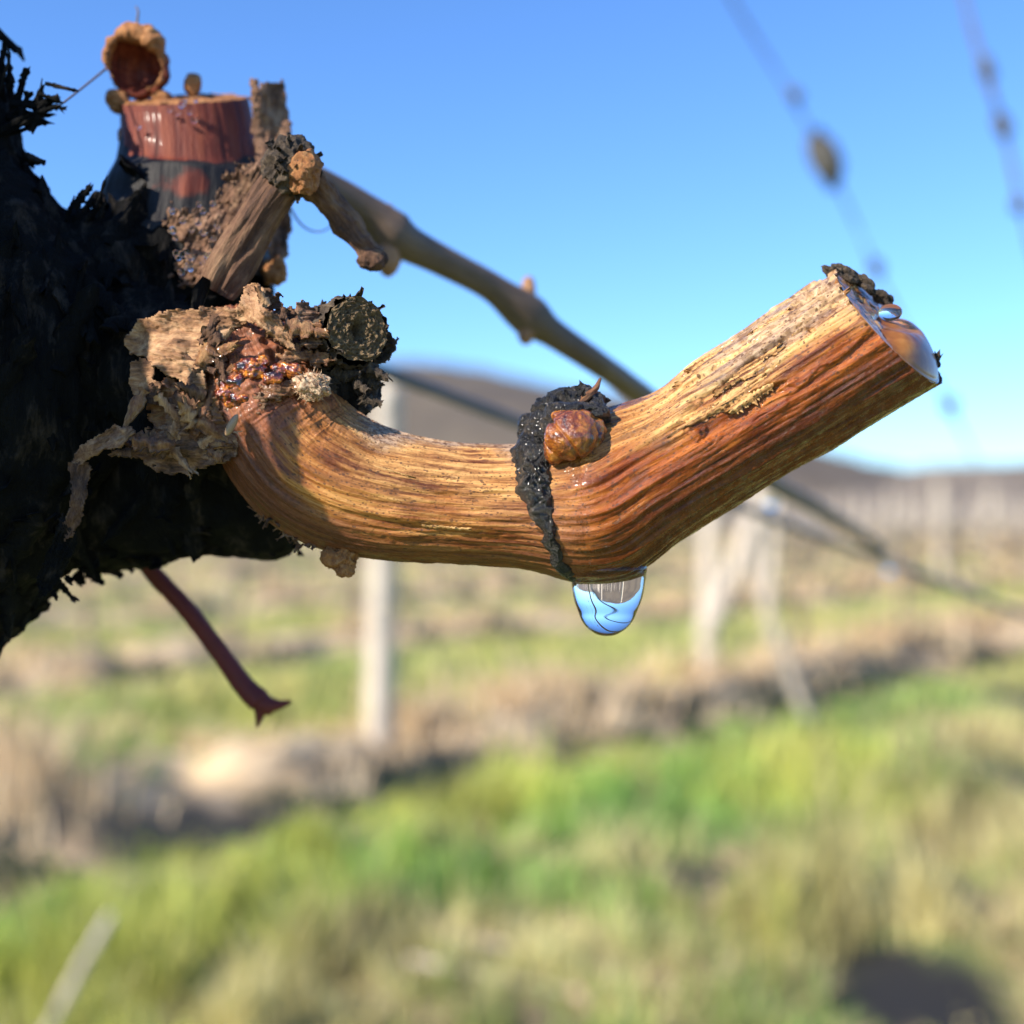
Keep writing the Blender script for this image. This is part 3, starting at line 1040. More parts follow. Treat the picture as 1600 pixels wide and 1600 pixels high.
# the low arm runs sideways: stretch its bark that way
arm_w = sstep(-.052, -.042, V[:, 0]) * sstep(.004, -.004, V[:, 2]) * sstep(.124, .129, V[:, 1])
q1 = mmv * st; q2 = mmv * np.array([.3, 1, 1.])
def both(fn, s_, o=3):
    return fn(q1 * s_, o) * (1 - arm_w) + fn(q2 * s_, o) * arm_w
d += .0011 * both(ridge, .10) + .0007 * fbm(mmv * .13, 4)
d += .00045 * both(ridge, .33) + .0002 * fbm(mmv * 1.2, 3)
V2 = V + NN * d[:, None]
tb = Bag()
tb.add(V2, Q, None, mmv)
cand = np.where((V[:, 0] > -.075) & (V[:, 0] < -.030) & (V[:, 2] > -.014) & (NN[:, 1] < .55))[0]
pick = rs.choice(cand, 520, replace=False)
for q, k in enumerate(pick):
    ax = np.array([rs.randn() * .35, rs.randn() * .3, -1.0 if rs.rand() < .6 else 1.0])
    if arm_w[k] > .5: ax = np.array([1.0, rs.randn() * .3, rs.randn() * .25])
    ax = ax - NN[k] * ax.dot(NN[k])
    L = rs.uniform(.002, .009); W = L * rs.uniform(.15, .4)
    v, qq = strip(V2[k] - NN[k] * .0006, ax, NN[k], L, W, rs.uniform(0, .22), 100 + q)
    tb.add(v, qq)
# upright spiky shreds on the silhouette at the top left
for (px, py, dx, dy, L) in ((25, 150, 14, -46, 0), (10, 130, 4, -60, 0), (50, 178, 16, -52, 0), (72, 160, 40, 10, 0), (60, 165, 45, -6, 0), (30, 118, 10, -14, 0), (150, 330, 12, -36, 0), (120, 325, 12, -26, 0), (128, 330, 24, -30, 0), (90, 160, 8, -6, 0), (45, 250, 22, 12, 0), (30, 170, 46, 8, 0), (20, 190, 70, -8, 0), (30, 200, 60, -24, 0)):
    c = PX(px - dx * .3, py - dy * .3, 90); e = PX(px + dx, py + dy, 90)
    ax = e - c
    for rep in range(3):
        v, qq = strip(c + rs.randn(3) * .0006, ax + rs.randn(3) * .0004, np.array([.3, -1, .2]) + rs.randn(3) * .4, np.linalg.norm(ax) * rs.uniform(.6, 1), rs.uniform(.0003, .0009), rs.uniform(-.1, .2), 900 + px + py * 7 + rep)
        tb.add(v, qq)
# shreds along the bottom silhouette
for px in list(range(70, 470, 16)):
    py = np.interp(px, [70, 110, 200, 340, 470], [925, 915, 872, 848, 855])
    c = PX(px, py - 14, 190 if px > 110 else 80)
    ax = np.array([rs.uniform(.2, 1.), rs.randn() * .3, -rs.uniform(.15, .7)])
    v, qq = strip(c, ax, np.array([0, -1, -.4]), rs.uniform(.001, .0035), rs.uniform(.0006, .0016), .1, 300 + px)
    tb.add(v, qq)
# lower trunk, down to the ground outside the frame
V, Q, T, rest, _ = sweep(np.array([[-.110, .145, -.14, .024], [-.12, .15, -.3, .027], [-.105, .15, -.6, .03], [-.115, .15, -.92, .036]]), 60, 260,
                         lambda A, S, r, p: .003 * ridge(p * np.array([90, 90, 20]), 3))
tb.add(V, Q, T, rest)
tb.build('trunk', MAT['trunk'], vine_root)

# ---- the spur
NVs, NUs = 760, 420
rows = [(372, 535, 60, 60), (388, 565, 25, 78), (408, 610, 4, 90), (438, 665, 0, 99), (484, 722, 0, 104), (548, 758, 0, 102), (620, 776, 0, 95), (700, 785, 0, 89), (780, 789, 0, 89), (850, 790, 0, 96), (905, 788, 0, 106), (948, 778, -4, 113), (1000, 746, -8, 110), (1080, 700, -8, 106), (1160, 652, -8, 105), (1250, 597, -8, 109), (1340, 540, -8, 113), (1420, 489, -8, 117), (1500, 438, -8, 124)]
sp_path = pxpath(rows)
Pn = PX(905, 786, 0)


def spur_disp(A, S, rest, P):
    px = 800 + P[:, 0] / P[:, 1] * F; py = 800 - P[:, 2] / P[:, 1] * F
    q = rest * np.array([1, 1, .05])
    d = .00026 * ridge(q * .42, 2) + .00011 * ridge(q * 1.3 + 4, 3)
    d += .00018 * fbm(rest * np.array([1, 1, .35]) * .28, 3) + .000035 * fbm(rest * np.array([1, 1, .5]) * 3.2, 3)
    # a peeled outer layer with torn ends on the upper right
    lay = fbm(rest * np.array([.55, .55, .10]) + 3, 3)
    m_ = .8 * sstep(1020, 1100, px) * sstep(60, -60, (py - (540 + (1340 - px) * .62)))
    d += m_ * (.00040 * sstep(.02, .06, lay) - .00042 * sstep(-.14, -.18, lay))
    d -= .00045 * np.exp(-((px - 1010) / 45) ** 2) * sstep(740, 640, py)
    d += .0007 * np.exp(-((px - 900) / 55) ** 2) + .0004 * np.exp(-((px - 975) / 40) ** 2) * sstep(820, 880, py)
    m2 = sstep(560, 640, px) * sstep(820, 760, px)
    d += m2 * .00010 * sstep(.05, .2, lay)
    # swelling and wrinkles at the base, dip beside the node
    b_ = sstep(720, 600, py) * sstep(560, 480, px)
    d += b_ * (.00045 * ridge(rest * np.array([.25, .25, 1.1]) * .55, 3))
    # slim vertical flare just before the node
    return d


V, Q, T, rest, inf = sweep(sp_path, NUs, NVs, spur_disp)
nbody = NUs * NVs
pc = PX(1384, 505, -8)
ac = PX(1500, 438, -8) - PX(1340, 540, -8); ac /= np.linalg.norm(ac)
ncut = np.array([.735, -.50, .68]); ncut /= np.linalg.norm(ncut)
dist = (V - pc) @ ncut
dist = dist - .00010 * fbm(V * 1500, 2)
over = (dist > 0) & (np.arange(len(V)) > nbody // 2)
V[over] = V[over] - ac * (dist[over] / ac.dot(ncut))[:, None]
last_ok = ~over
cnt = over[Q].sum(1)
Qk = Q[cnt < 4]
T = T[:NUs]
px = 800 + V[:, 0] / V[:, 1] * F; py = 800 - V[:, 2] / V[:, 1] * F
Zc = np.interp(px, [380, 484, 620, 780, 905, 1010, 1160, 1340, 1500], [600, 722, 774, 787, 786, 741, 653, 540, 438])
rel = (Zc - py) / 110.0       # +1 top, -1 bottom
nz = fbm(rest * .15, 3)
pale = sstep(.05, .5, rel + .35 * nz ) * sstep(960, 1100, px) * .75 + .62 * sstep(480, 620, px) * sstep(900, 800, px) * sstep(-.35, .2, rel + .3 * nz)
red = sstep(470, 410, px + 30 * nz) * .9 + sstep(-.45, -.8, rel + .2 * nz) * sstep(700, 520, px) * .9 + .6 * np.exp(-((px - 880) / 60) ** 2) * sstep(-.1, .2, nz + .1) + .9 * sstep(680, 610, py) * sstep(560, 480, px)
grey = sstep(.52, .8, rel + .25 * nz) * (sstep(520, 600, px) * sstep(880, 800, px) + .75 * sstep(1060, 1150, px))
dark = .75 * sstep(.22, .5, fbm(rest * np.array([.3, .3, .16]) + 50, 4)) * sstep(840, 940, px) + np.maximum(sstep(-.30, -.80, rel + .25 * nz) * .75, sstep(-.22, -.62, rel + .25 * nz) * sstep(860, 960, px)) + .9 * np.exp(-(((px - 1015) / 60) ** 2 + ((py - 870) / 40) ** 2)) + .35 * sstep(.0, .5, nz) * sstep(960, 1040, px) * sstep(.1, -.3, rel)  # dark stains by noise, plus underside shade painted by rel
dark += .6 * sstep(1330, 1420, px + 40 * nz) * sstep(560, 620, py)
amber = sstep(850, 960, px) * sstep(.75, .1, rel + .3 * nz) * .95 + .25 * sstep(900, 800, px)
wet = .30 + .70 * sstep(850, 930, px)
cl = lambda a: np.clip(a, 0, 1)
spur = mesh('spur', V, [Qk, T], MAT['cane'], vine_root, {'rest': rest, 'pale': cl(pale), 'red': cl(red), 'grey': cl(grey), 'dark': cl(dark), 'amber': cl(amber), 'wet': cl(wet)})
tag(spur, 'bent amber brown pruned spur with wet bark')

# ---- cut face at the tip
kx = int(np.argmin(np.linalg.norm(inf['P'] - pc, axis=1)))
Nx, Bx, px0, rx = inf['N'][kx], inf['B'][kx], inf['P'][kx], inf['r'][kx] + .00005
nr, na = 60, 220
rr, aa = np.meshgrid(np.linspace(0, 1, nr), np.linspace(0, 2 * np.pi, na, endpoint=False), indexing='ij')
cf = px0 + (rr * np.cos(aa) * rx).ravel()[:, None] * Nx + (rr * np.sin(aa) * rx).ravel()[:, None] * Bx
cf = cf - ac * (((cf - pc) @ ncut) / ac.dot(ncut))[:, None]
cf0 = cf.copy()
pith = np.exp(-(rr.ravel() / .16) ** 2)
cf = cf + ncut * (-.00012 + .00022 * fbm(cf * 900, 3) * (1 - rr.ravel() ** 6) - .0009 * pith + .00010 * np.exp(-((rr.ravel() - .82) / .1) ** 2))[:, None]
i = np.arange(nr - 1)[:, None] * na; j = np.arange(na)[None]; j2 = (j + 1) % na
Qc = np.stack([i + j, i + na + j, i + na + j2, i + j2], -1).reshape(-1, 4)
Bag().add(cf, Qc, None, cf * 1000).build('cut_face', MAT['cut'], spur)
# thin rim sliver of bark sticking out at the tip
for (a, b_, dx, dy) in ((1452, 600, 14, -46),):
    c = PX(a, b_, 10)
    v, qq = strip(c, PX(a + dx, b_ + dy, 10) - c, np.array([-.2, -1, .3]), np.linalg.norm(PX(a + dx, b_ + dy, 10) - c), .0011, .05, int(a))
    Bag().add(v, qq).build('bark_sliver', MAT['grey'], spur)

for (a, b_, d_, r) in ((1304, 426, 8, 13), (1320, 424, 18, 15), (1333, 431, 26, 8), (1348, 441, 28, 13), (1368, 458, 32, 8), (1380, 466, 28, 15), (1330, 438, -10, 10), (1356, 452, 8, 9)):
    V, Q, T = ball(PX(a, b_, d_), r * FY / F, 80, 50, .55, .8 + (a % 5) * .12, a * 1.7, (1.35, 1, .65), [[.8, 0, .6], [0, 1, 0], [-.6, 0, .8]], oct=5)
    Bag().add(V, Q, T).build('rim_crumb', MAT['grey'], spur)
# sap dome over the lower two thirds of the cut, plus a clear bead above it
def frame_rot(nv_, upv):
    nv_ = np.array(nv_) / np.linalg.norm(nv_); x = np.cross(upv, nv_); x /= np.linalg.norm(x); y = np.cross(nv_, x)
    return np.stack([x, y, nv_], 1)


lowr = np.array([.735, 0, -.68])
along = (cf0 - px0) @ lowr / rx
q_ = rr.ravel()
wlow = sstep(-.25, .45, along + .12 * fbm(cf0 * 260, 2))
hh_ = (1 - q_ ** 3.2) * (.0019 * wlow) * (1 + .05 * fbm(cf0 * 180, 2)) - .0005 * (1 - wlow) - .00005
edge = sstep(1.0, .93, q_)
top_ = cf0 + ncut * (hh_ * edge)[:, None] - (cf0 - px0) * .012
bot_ = cf0 - ncut * .0012 - (cf0 - px0) * .05
NBs = nr * na; e = (nr - 1) * na; jj = np.arange(na); jn = (jj + 1) % na
V = np.vstack([top_, bot_])
o = Bag().add(V, np.vstack([Qc, Qc[:, ::-1] + NBs, np.stack([e + jj, e + NBs + jj, e + NBs + jn, e + jn], 1)])).build('sap_drop', MAT['sapdome'])
tag(o, 'glossy amber dome of sap bulging over the cut tip of the spur', 'sap drop')
V, Q, T = ball(PX(1391, 488, -6), .00105, 40, 28, .03, .6, 5, (1.1, 1, .8))
o = Bag().add(V, Q, T).build('water_drop', MAT['water'])
tag(o, 'tiny clear bead sitting on the upper rim of the cut tip', 'drop')

# ---- node bark across the spur
def on_spur(t_px, ang):
    """point and normal on the spur surface: pixel column of the axis and angle (0 camera, -90 top)"""
    P = inf['P']; pxs = 800 + P[:, 0] / P[:, 1] * F
    k = int(np.argmin(np.abs(pxs - t_px)))
    a = R(ang)
    nrm = math.cos(a) * inf['N'][k] + math.sin(a) * inf['B'][k]
    return P[k] + nrm * inf['r'][k], nrm, inf['T'][k]


rq = np.random.RandomState(21)
for q in range(22):
    pxx = rq.uniform(1060, 1290) if q > 4 else rq.uniform(560, 780)
    an = rq.uniform(-80, -5) if q > 4 else rq.uniform(-50, 30)
    p, nrm, tt = on_spur(pxx, an)
    L_ = rq.uniform(.003, .009); W_ = rq.uniform(.0005, .0013)
    if q <= 4: L_ *= .6; W_ *= .6
    ax = (tt + rq.randn() * .03 * np.cross(tt, nrm)) * (1 if rq.rand() < .75 else -1)
    v, qq = strip(p + nrm * .00012, ax, nrm, L_, W_, .02, 8000 + q, .00022, 7, 30)
    b = Bag()
    b.add(v, qq, None, np.stack([(v - p) @ np.cross(ax, nrm), (v - p) @ nrm, (v - p) @ ax], 1) * 1000 + 31 * q)
    b.build('bark_sliver', MAT['cane'], spur, {'pale': np.full(len(v), .75), 'wet': np.full(len(v), .4)})
nb = Bag()
angs = np.linspace(-118, 84, 180); us = np.linspace(-1, 1, 44)
Vn = []; rn = []
for a in angs:
    # centre column and half width of the band along the spur
    cx = np.interp(a, [-118, -90, -60, -30, 0, 30, 60, 75], [868, 856, 832, 831, 842, 860, 882, 896])
    hw = np.interp(a, [-118, -90, -60, -30, 0, 30, 60, 75], [36, 39, 38, 34, 23, 18, 14, 10])
    for u in us:
        p, nrm, tt = on_spur(cx, a)
        p = p + tt * (u * hw * FY / F)
        Vn.append(np.concatenate([p, nrm, [u, a, hw]]))
Vn = np.array(Vn)
P0, N0 = Vn[:, :3], Vn[:, 3:6]
prof = np.clip(1 - np.abs(Vn[:, 6]) ** 2.5, 0, 1)
hgt = -.0006 + .0007 * np.exp(-((800 + P0[:, 0] / P0[:, 1] * F - 900) / 55) ** 2) + prof * (.0014 + np.interp(Vn[:, 7], [-118, -75, -40, 0, 85], [.0006, .0008, .0004, -.0001, -.0002]))
up_ = np.interp(Vn[:, 7], [-118, -30, 10, 85], [1, .9, .45, .35])
hgt += up_ * prof * (.0009 * fbm(P0 * 420, 4) + .00045 * ridge(P0 * 1100, 3) + .0003 * fbm(P0 * 2800, 3))
tj = (.5 + .5 * up_) * .0007 * fbm(P0 * 600 + 5, 3)
Vb = P0 + N0 * hgt[:, None] + np.outer(tj, [1, 0, 0])
na_, nu_ = len(angs), len(us)
i = np.arange(na_ - 1)[:, None] * nu_; j = np.arange(nu_ - 1)[None]
Qn = np.stack([i + j, i + j + 1, i + nu_ + j + 1, i + nu_ + j], -1).reshape(-1, 4)
nb.add(Vb, Qn)
for (a, b_, d_, r, ax_) in ((862, 648, -30, 30, (1, 1, .9)), (880, 626, -20, 26, (1.3, 1, .7)), (905, 628, -25, 32, (1.1, 1, .75)), (928, 640, -35, 24, (.8, 1, 1)), (850, 668, -45, 24, (.9, 1, 1.1)), (936, 662, -40, 20, (.7, 1, 1.2)), (934, 648, -72, 24, (.8, 1, 1)), (898, 640, -88, 22, (1.5, .8, .6)), (864, 662, -80, 22, (.8, .9, 1.2)), (940, 680, -60, 17, (.7, 1, 1.3)), (826, 668, -20, 20, (.8, 1, 1))):
    V, Q, T = ball(PX(a, b_, d_), r * FY / F, 110, 80, .42, .62, a, ax_, oct=5)
    nb.add(V, Q, T)
for q in range(70):
    px_ = rs.uniform(838, 940); py_ = np.interp(px_, [838, 870, 905, 940], [660, 625, 612, 640]) + rs.uniform(0, 22)
    c = PX(px_, py_, rs.uniform(-55, 0))
    v, qq = strip(c, np.array([rs.uniform(-.4, .6), rs.uniform(-.6, .2), 1]), np.array([0, -1, .2]), rs.uniform(.0005, .0014), rs.uniform(.0003, .0008), .1, 2000 + q, .0001, 3, 6)
    nb.add(v, qq)
node = nb.build('node_bark', MAT['black'], spur)
# pointed scale
b = Bag()
V, Q, T, rest, _ = sweep(pxpath([(893, 640, -50, 12), (915, 622, -48, 11), (930, 608, -40, 7), (938, 592, -34, 1.5)]), 24, 40, lambda A, S, r, p: .00012 * ridge(r * np.array([2, 2, .3]), 2), flat=.55)
b.add(V, Q, T, rest).build('pointed_scale', MAT['ochre'], spur)
# glossy bud
bud_c = PX(893, 684, -112)
V, Q, T = ball(bud_c, 36 * FY / F, 140, 100, .07, .45, 12, (1.12, .85, .92), oct=4)
dv = V - bud_c
V = V + np.outer(np.maximum(dv[:, 2], 0) ** 2 * 110, [.25, .1, 1.0])
# creases between the scales
dv = V - bud_c
cr = np.abs(dv[:, 0] * 1.0 + dv[:, 2] * .55 + .00075 + .0003 * np.sin(dv[:, 2] * 900))
V = V - dv * (.13 * np.exp(-(cr / .00022) ** 2))[:, None]
cr = np.abs(dv[:, 0] * .9 - dv[:, 2] * .5 - .0016)
V = V - dv * (.05 * sstep(0, .001, dv[:, 2]) * np.exp(-(cr / .0003) ** 2))[:, None]
bud = Bag().add(V, Q, T).build('bud', MAT['bud'], spur)
for (a, b_, d_, r, ax_) in ((926, 680, -82, 28, (.8, 1, 1.1)), (868, 700, -100, 22, (.8, .9, 1.2)), (896, 652, -92, 26, (1.3, 1, .55))):
    V, Q, T = ball(PX(a, b_, d_), r * FY / F, 70, 50, .12, .9, a, ax_)
    Bag().add(V, Q, T).build('bud_scale', MAT['bud'], spur)

# ---- scrap under the spur and lint
b = Bag()
V, Q, T = ball(PX(530, 868, -25), 15 * FY / F, 80, 60, .45, 1.0, 5, (1.2, 1, .9), oct=4, sharp=True)
b.add(V, Q, T)
V, Q, T = ball(PX(540, 884, -28), 11 * FY / F, 50, 40, .5, 1.6, 8, (.9, 1, 1.1), oct=4, sharp=True)
b.add(V, Q, T)
b.build('bark_scrap', MAT['scrap'], spur)
b = Bag()
for q in range(46):
    u = rs.rand()
    c = PX(412 + 75 * u + rs.randn() * 4, 800 + 55 * u + rs.randn() * 4, rs.uniform(-30, 20))
    v, qq = strip(c, rs.randn(3) + np.array([-.5, -.3, -.5]), rs.randn(3), rs.uniform(.0004, .0013), rs.uniform(.0001, .0005), .3, 3000 + q, .00006, 3, 6)
    b.add(v, qq)
b.build('bark_fringe', MAT['greytan'], spur)

# ---- old stub with cut face to the viewer
sp2 = pxpath([(470, 552, 110, 46), (505, 540, 50, 50), (540, 523, -30, 50), (556, 516, -62, 48)])
V, Q, T, rest, i2 = sweep(sp2, 160, 120, lambda A, S, r, p: .0004 * ridge(r * np.array([.9, .9, .2]), 3) + .0002 * fbm(r * 1.3, 3), caps=False)
tb2 = Bag().add(V, Q, None, rest)
for q in range(70):
    a = rs.rand() * 6.283; k = rs.randint(50, 118)
    nrm = math.cos(a) * i2['N'][k] + math.sin(a) * i2['B'][k]
    c = i2['P'][k] + nrm * i2['r'][k]
    v, qq = strip(c, i2['T'][k] + nrm * rs.uniform(0, .5), nrm, rs.uniform(.0006, .0016), rs.uniform(.0004, .0010), .1, 4000 + q, .00012, 3, 6)
    tb2.add(v, qq)
# ragged lip on its right
pv = plate([(588, 520), (605, 515), (612, 528), (621, 530), (616, 548), (604, 562), (586, 568), (560, 572), (540, 566), (575, 552)], [(560, 565, -20), (605, 520, -30), (618, 545, -20)], 9, 7, 1.6, 7)
tb2.add(*pv)
pv = plate([(480, 600), (500, 560), (560, 572), (585, 580), (588, 610), (580, 640), (560, 650), (530, 640), (500, 630)], [(500, 600, -60), (585, 610, 30), (560, 640, -10), (520, 570, -40)], 14, 9, 1.8, 9)
tb2.add(*pv)
stub = tb2.build('old_stub', MAT['grey'], vine_root)
Tn = i2['T'][-1]; ux = i2['N'][-1]; uy = i2['B'][-1]; pe = i2['P'][-1]
rr, aa = np.meshgrid(np.linspace(0, 1, 70), np.linspace(0, 2 * np.pi, 150, endpoint=False), indexing='ij')
rf = 49 * FY / F * (1 + .03 * np.sin(aa * 3 + 1) + .02 * np.sin(aa * 7))
cf = pe + (rr * np.cos(aa) * rf).ravel()[:, None] * ux + (rr * np.sin(aa) * rf).ravel()[:, None] * uy
x_ = cf @ np.array([1, 0, 0]) - pe[0]; z_ = cf[:, 2] - pe[2]
slit = np.exp(-(((x_ - .0002) / .0004) ** 2 + ((z_ - .0001) / .0009) ** 2))
cf = cf + Tn * (.0001 + .00035 * fbm(cf * 1800, 4) + .00025 * ridge(np.stack([rr.ravel() * 9, aa.ravel() * 3, aa.ravel() * 0], 1), 2) - .0018 * slit)[:, None]
i = np.arange(69)[:, None] * 150; j = np.arange(150)[None]; j2 = (j + 1) % 150
Qc = np.stack([i + j, i + 150 + j, i + 150 + j2, i + j2], -1).reshape(-1, 4)
Bag().add(cf, Qc, None, cf * 1000).build('cut_face', MAT['oldcut'], stub)

# ---- bark plates round the base
def bark(name, mat, poly, ctrl, th, parent=vine_root, label=None, **k):
    b = Bag()
    b.add(*plate(poly, ctrl, th, **k))
    o = b.build(name, MAT[mat], parent)
    if label: o['label'] = label
    return o


bark('bark_plate', 'tan', [(192, 528), (215, 500), (250, 488), (300, 482), (352, 480), (380, 488), (384, 503), (352, 522), (330, 548), (318, 575), (322, 605), (300, 606), (272, 592), (248, 578), (228, 560), (204, 552)],
     [(200, 530, -30), (260, 500, -62), (360, 490, -70), (320, 600, -100), (260, 560, -88)], 7, seed=1, ang=8, amp=7, label='large tan bark plate')
bark('bark_plate', 'tan', [(203, 566), (222, 556), (240, 572), (238, 590), (254, 600), (250, 612), (228, 622), (212, 626), (203, 600)], [(205, 590, -70), (250, 600, -84)], 5, seed=2, amp=4)
bark('bark_plate', 'ochre', [(236, 604), (262, 590), (300, 602), (326, 632), (330, 660), (305, 682), (270, 690), (240, 672), (230, 640)], [(240, 640, -58), (320, 650, -92), (280, 610, -80)], 16, seed=3, amp=9, rag=8)
bark('bark_plate', 'greytan', [(196, 690), (235, 668), (290, 672), (330, 662), (362, 668), (372, 700), (356, 722), (318, 730), (300, 742), (258, 738), (224, 722), (200, 708)], [(200, 700, -40), (290, 690, -84), (365, 690, -90), (280, 735, -50)], 14, seed=4, amp=8, rag=8)
bark('bark_plate', 'ochre', [(300, 600), (335, 590), (345, 640), (372, 680), (365, 700), (340, 690), (318, 655)], [(310, 610, -92), (365, 690, -92)], 12, seed=6, amp=9, rag=9)
bark('curled_bark', 'tan', [(368, 482), (378, 468), (384, 446), (402, 440), (414, 456), (408, 476), (432, 492), (448, 512), (458, 534), (464, 550), (444, 540), (420, 520), (396, 506), (370, 500)],
     [(385, 450, -70), (370, 490, -85), (410, 490, -118), (460, 545, -112), (430, 500, -108)], 5, seed=7, amp=7, ang=40, fib=(.3, .04), label='pale curled bark flap')
bark('curled_bark', 'brown', [(400, 452), (418, 452), (440, 462), (436, 476), (452, 480), (466, 492), (456, 508), (440, 500), (424, 484), (404, 474)], [(405, 460, -60), (460, 495, -80)], 6, seed=8, amp=12, rag=8)
bark('curled_bark', 'greytan', [(446, 498), (462, 480), (470, 470), (480, 478), (498, 486), (502, 500), (496, 520), (500, 536), (484, 546), (462, 540), (470, 516), (452, 512)], [(450, 500, -80), (500, 500, -70), (480, 540, -92)], 7, seed=9, amp=11, rag=8)
bark('curled_bark', 'ochre', [(452, 540), (480, 545), (505, 552), (520, 560), (500, 572), (478, 566), (455, 570), (430, 560)], [(440, 555, -98), (515, 560, -80)], 7, seed=10, amp=8, rag=8)
bark('bark_plate', 'brown', [(392, 622), (410, 614), (416, 632), (406, 650), (388, 646), (384, 632)], [(390, 640, -106), (412, 620, -118)], 5, seed=11, amp=7, rag=5)
bark('bark_plate', 'ochre', [(418, 600), (470, 590), (480, 606), (456, 616), (430, 624), (408, 630), (396, 616)], [(410, 615, -112), (475, 600, -100)], 7, seed=12, amp=8, rag=8)
for nm, mt, n_, sd0 in (('flaky_bark', 'ochre', 14, 70), ('flaky_bark', 'brown', 12, 71), ('flaky_bark', 'tan', 8, 72)):
    b = Bag()
    rq = np.random.RandomState(sd0)
    for q in range(n_):
        u = rq.rand()
        if u < .45: px_, py_, d_ = rq.uniform(205, 350), rq.uniform(595, 725), rq.uniform(-96, -72)
        elif u < .72: px_, py_, d_ = rq.uniform(395, 470), rq.uniform(475, 540), rq.uniform(-100, -82)
        else: px_, py_, d_ = rq.uniform(310, 345), rq.uniform(520, 660), rq.uniform(-104, -90)
        aa_ = rq.randn() * .5 + (0 if rq.rand() < .6 else 1.2)
        ax = np.array([math.cos(aa_), rq.randn() * .25, math.sin(aa_)]) * (1 if rq.rand() < .5 else -1)
        v, qq = strip(PX(px_, py_, d_), ax, np.array([rq.randn() * .3, -1, .35]), rq.uniform(.0014, .0042), rq.uniform(.0007, .0018), rq.uniform(0, .18), 7000 + sd0 * 100 + q, .00022, 7, 14)
        b.add(v, qq)
    b.build(nm, MAT[mt], vine_root)
b = Bag()
rq = np.random.RandomState(88)
for q in range(34):
    px_, py_ = rq.uniform(500, 582), rq.uniform(568, 645)
    if py_ > 585 + (588 - px_) * .0 + 60 * (px_ - 500) / 88: continue
    aa_ = rq.randn() * .6
    v, qq = strip(PX(px_, py_, rq.uniform(-50, -10)), np.array([math.cos(aa_), rq.randn() * .3, -abs(math.sin(aa_)) - .2]), np.array([rq.randn() * .4, -1, .2]), rq.uniform(.001, .0026), rq.uniform(.0006, .0015), rq.uniform(0, .3), 9100 + q, .0002, 7, 12)
    b.add(v, qq)
b.build('flaky_bark', MAT['grey'], stub)
# folded peeling strip at the left
o = bark('peeling_strip', 'greytan', [(108, 728), (124, 700), (148, 682), (180, 664), (206, 668), (214, 678), (198, 688), (186, 700), (160, 706), (138, 716), (124, 728)], [(110, 725, -70), (210, 670, -110), (150, 690, -100)], 6, seed=13, amp=7, ang=-30, label='folded peeling bark strip')
bark('strip_tail', 'brown', [(108, 724), (128, 716), (142, 728), (136, 770), (126, 812), (112, 838), (100, 846), (98, 820), (108, 790), (112, 756)], [(110, 725, -72), (140, 730, -66), (125, 780, -78), (100, 845, -60)], 4, parent=o, seed=14, amp=6, ang=-75)
bark('bark_plate', 'trunk', [(96, 800), (122, 842), (108, 880), (82, 920), (60, 940), (58, 900), (80, 850)], [(100, 810, -62), (60, 935, -40)], 6, seed=15, amp=8, ang=-65)

# resin, woolly bud, pale crumbs
b = Bag()
for (a, b_, d_, r, ax_) in ((392, 578, -98, 20, (1.1, .6, .8)), (372, 600, -94, 18, (1.1, .6, .9)), (352, 612, -92, 15, (.9, .7, 1.1)), (448, 578, -98, 17, (1.2, .6, .7)), (378, 622, -98, 14, (1.3, .6, .7)), (425, 590, -104, 13, (1.2, .6, .7)), (362, 632, -92, 10, (1, .7, .7)), (408, 566, -96, 12, (1, .7, .8))):
    V, Q, T = ball(PX(a, b_, d_), r * FY / F, 90, 60, .38, 1.1, a, ax_, oct=4)
    b.add(V, Q, T)
b.build('resin', MAT['resin'], vine_root)['label'] = 'dark red shiny resin crust'
b = Bag()
V, Q, T = ball(PX(488, 604, -104), 22 * FY / F, 110, 80, .42, .9, 3, (1.2, .8, .95), oct=4)
b.add(V, Q, T)
for q in range(150):
    d_ = rs.randn(3); d_[1] = -abs(d_[1]); d_ /= np.linalg.norm(d_)
    c = PX(488, 604, -104) + d_ * 19 * FY / F
    v, qq = strip(c, d_ * .4 + rs.randn(3) * .8, rs.randn(3), rs.uniform(.0003, .0009), .00009, .4, 5000 + q, .00004, 2, 5)
    b.add(v, qq)
b.build('woolly_bud', MAT['wool'], vine_root)

# the small husk
V, Q, T = ball(PX(362, 664, -118), 17 * FY / F, 40, 30, .05, .8, 2, (.36, .3, 1.05), [[.88, 0, .47], [0, 1, 0], [-.47, 0, .88]])
husk = Bag().add(V, Q, T).build('seed_husk', MAT['husk'])
tag(husk, 'small pale beige husk with two hairs stuck beside the resin', 'husk')
for k, (dx, dy) in enumerate(((16, -2), (12, 14))):
    V, Q, T, rest, _ = sweep(pxpath([(364, 675, -118, .9), (364 + dx * .6, 675 + dy * .2, -122, .8), (364 + dx, 675 + dy, -118, .4)]), 6, 14)
    Bag().add(V, Q, T, rest).build('hair', MAT['husk'], husk)

# ---- upper stump behind
rows = [(285, 440, 290, 140), (292, 380, 300, 134), (296, 300, 305, 118), (296, 230, 312, 104), (292, 180, 318, 99), (288, 158, 320, 97)]
p = pxpath(rows)
V, Q, T, rest, i3 = sweep(p, 200, 200, lambda A, S, r, p: .00008 * ridge(r * np.array([.9, .9, .06]), 3) + .0009 * fbm(r * np.array([.12, .12, .08]), 3) * sstep(.02, .006, S), caps=False)
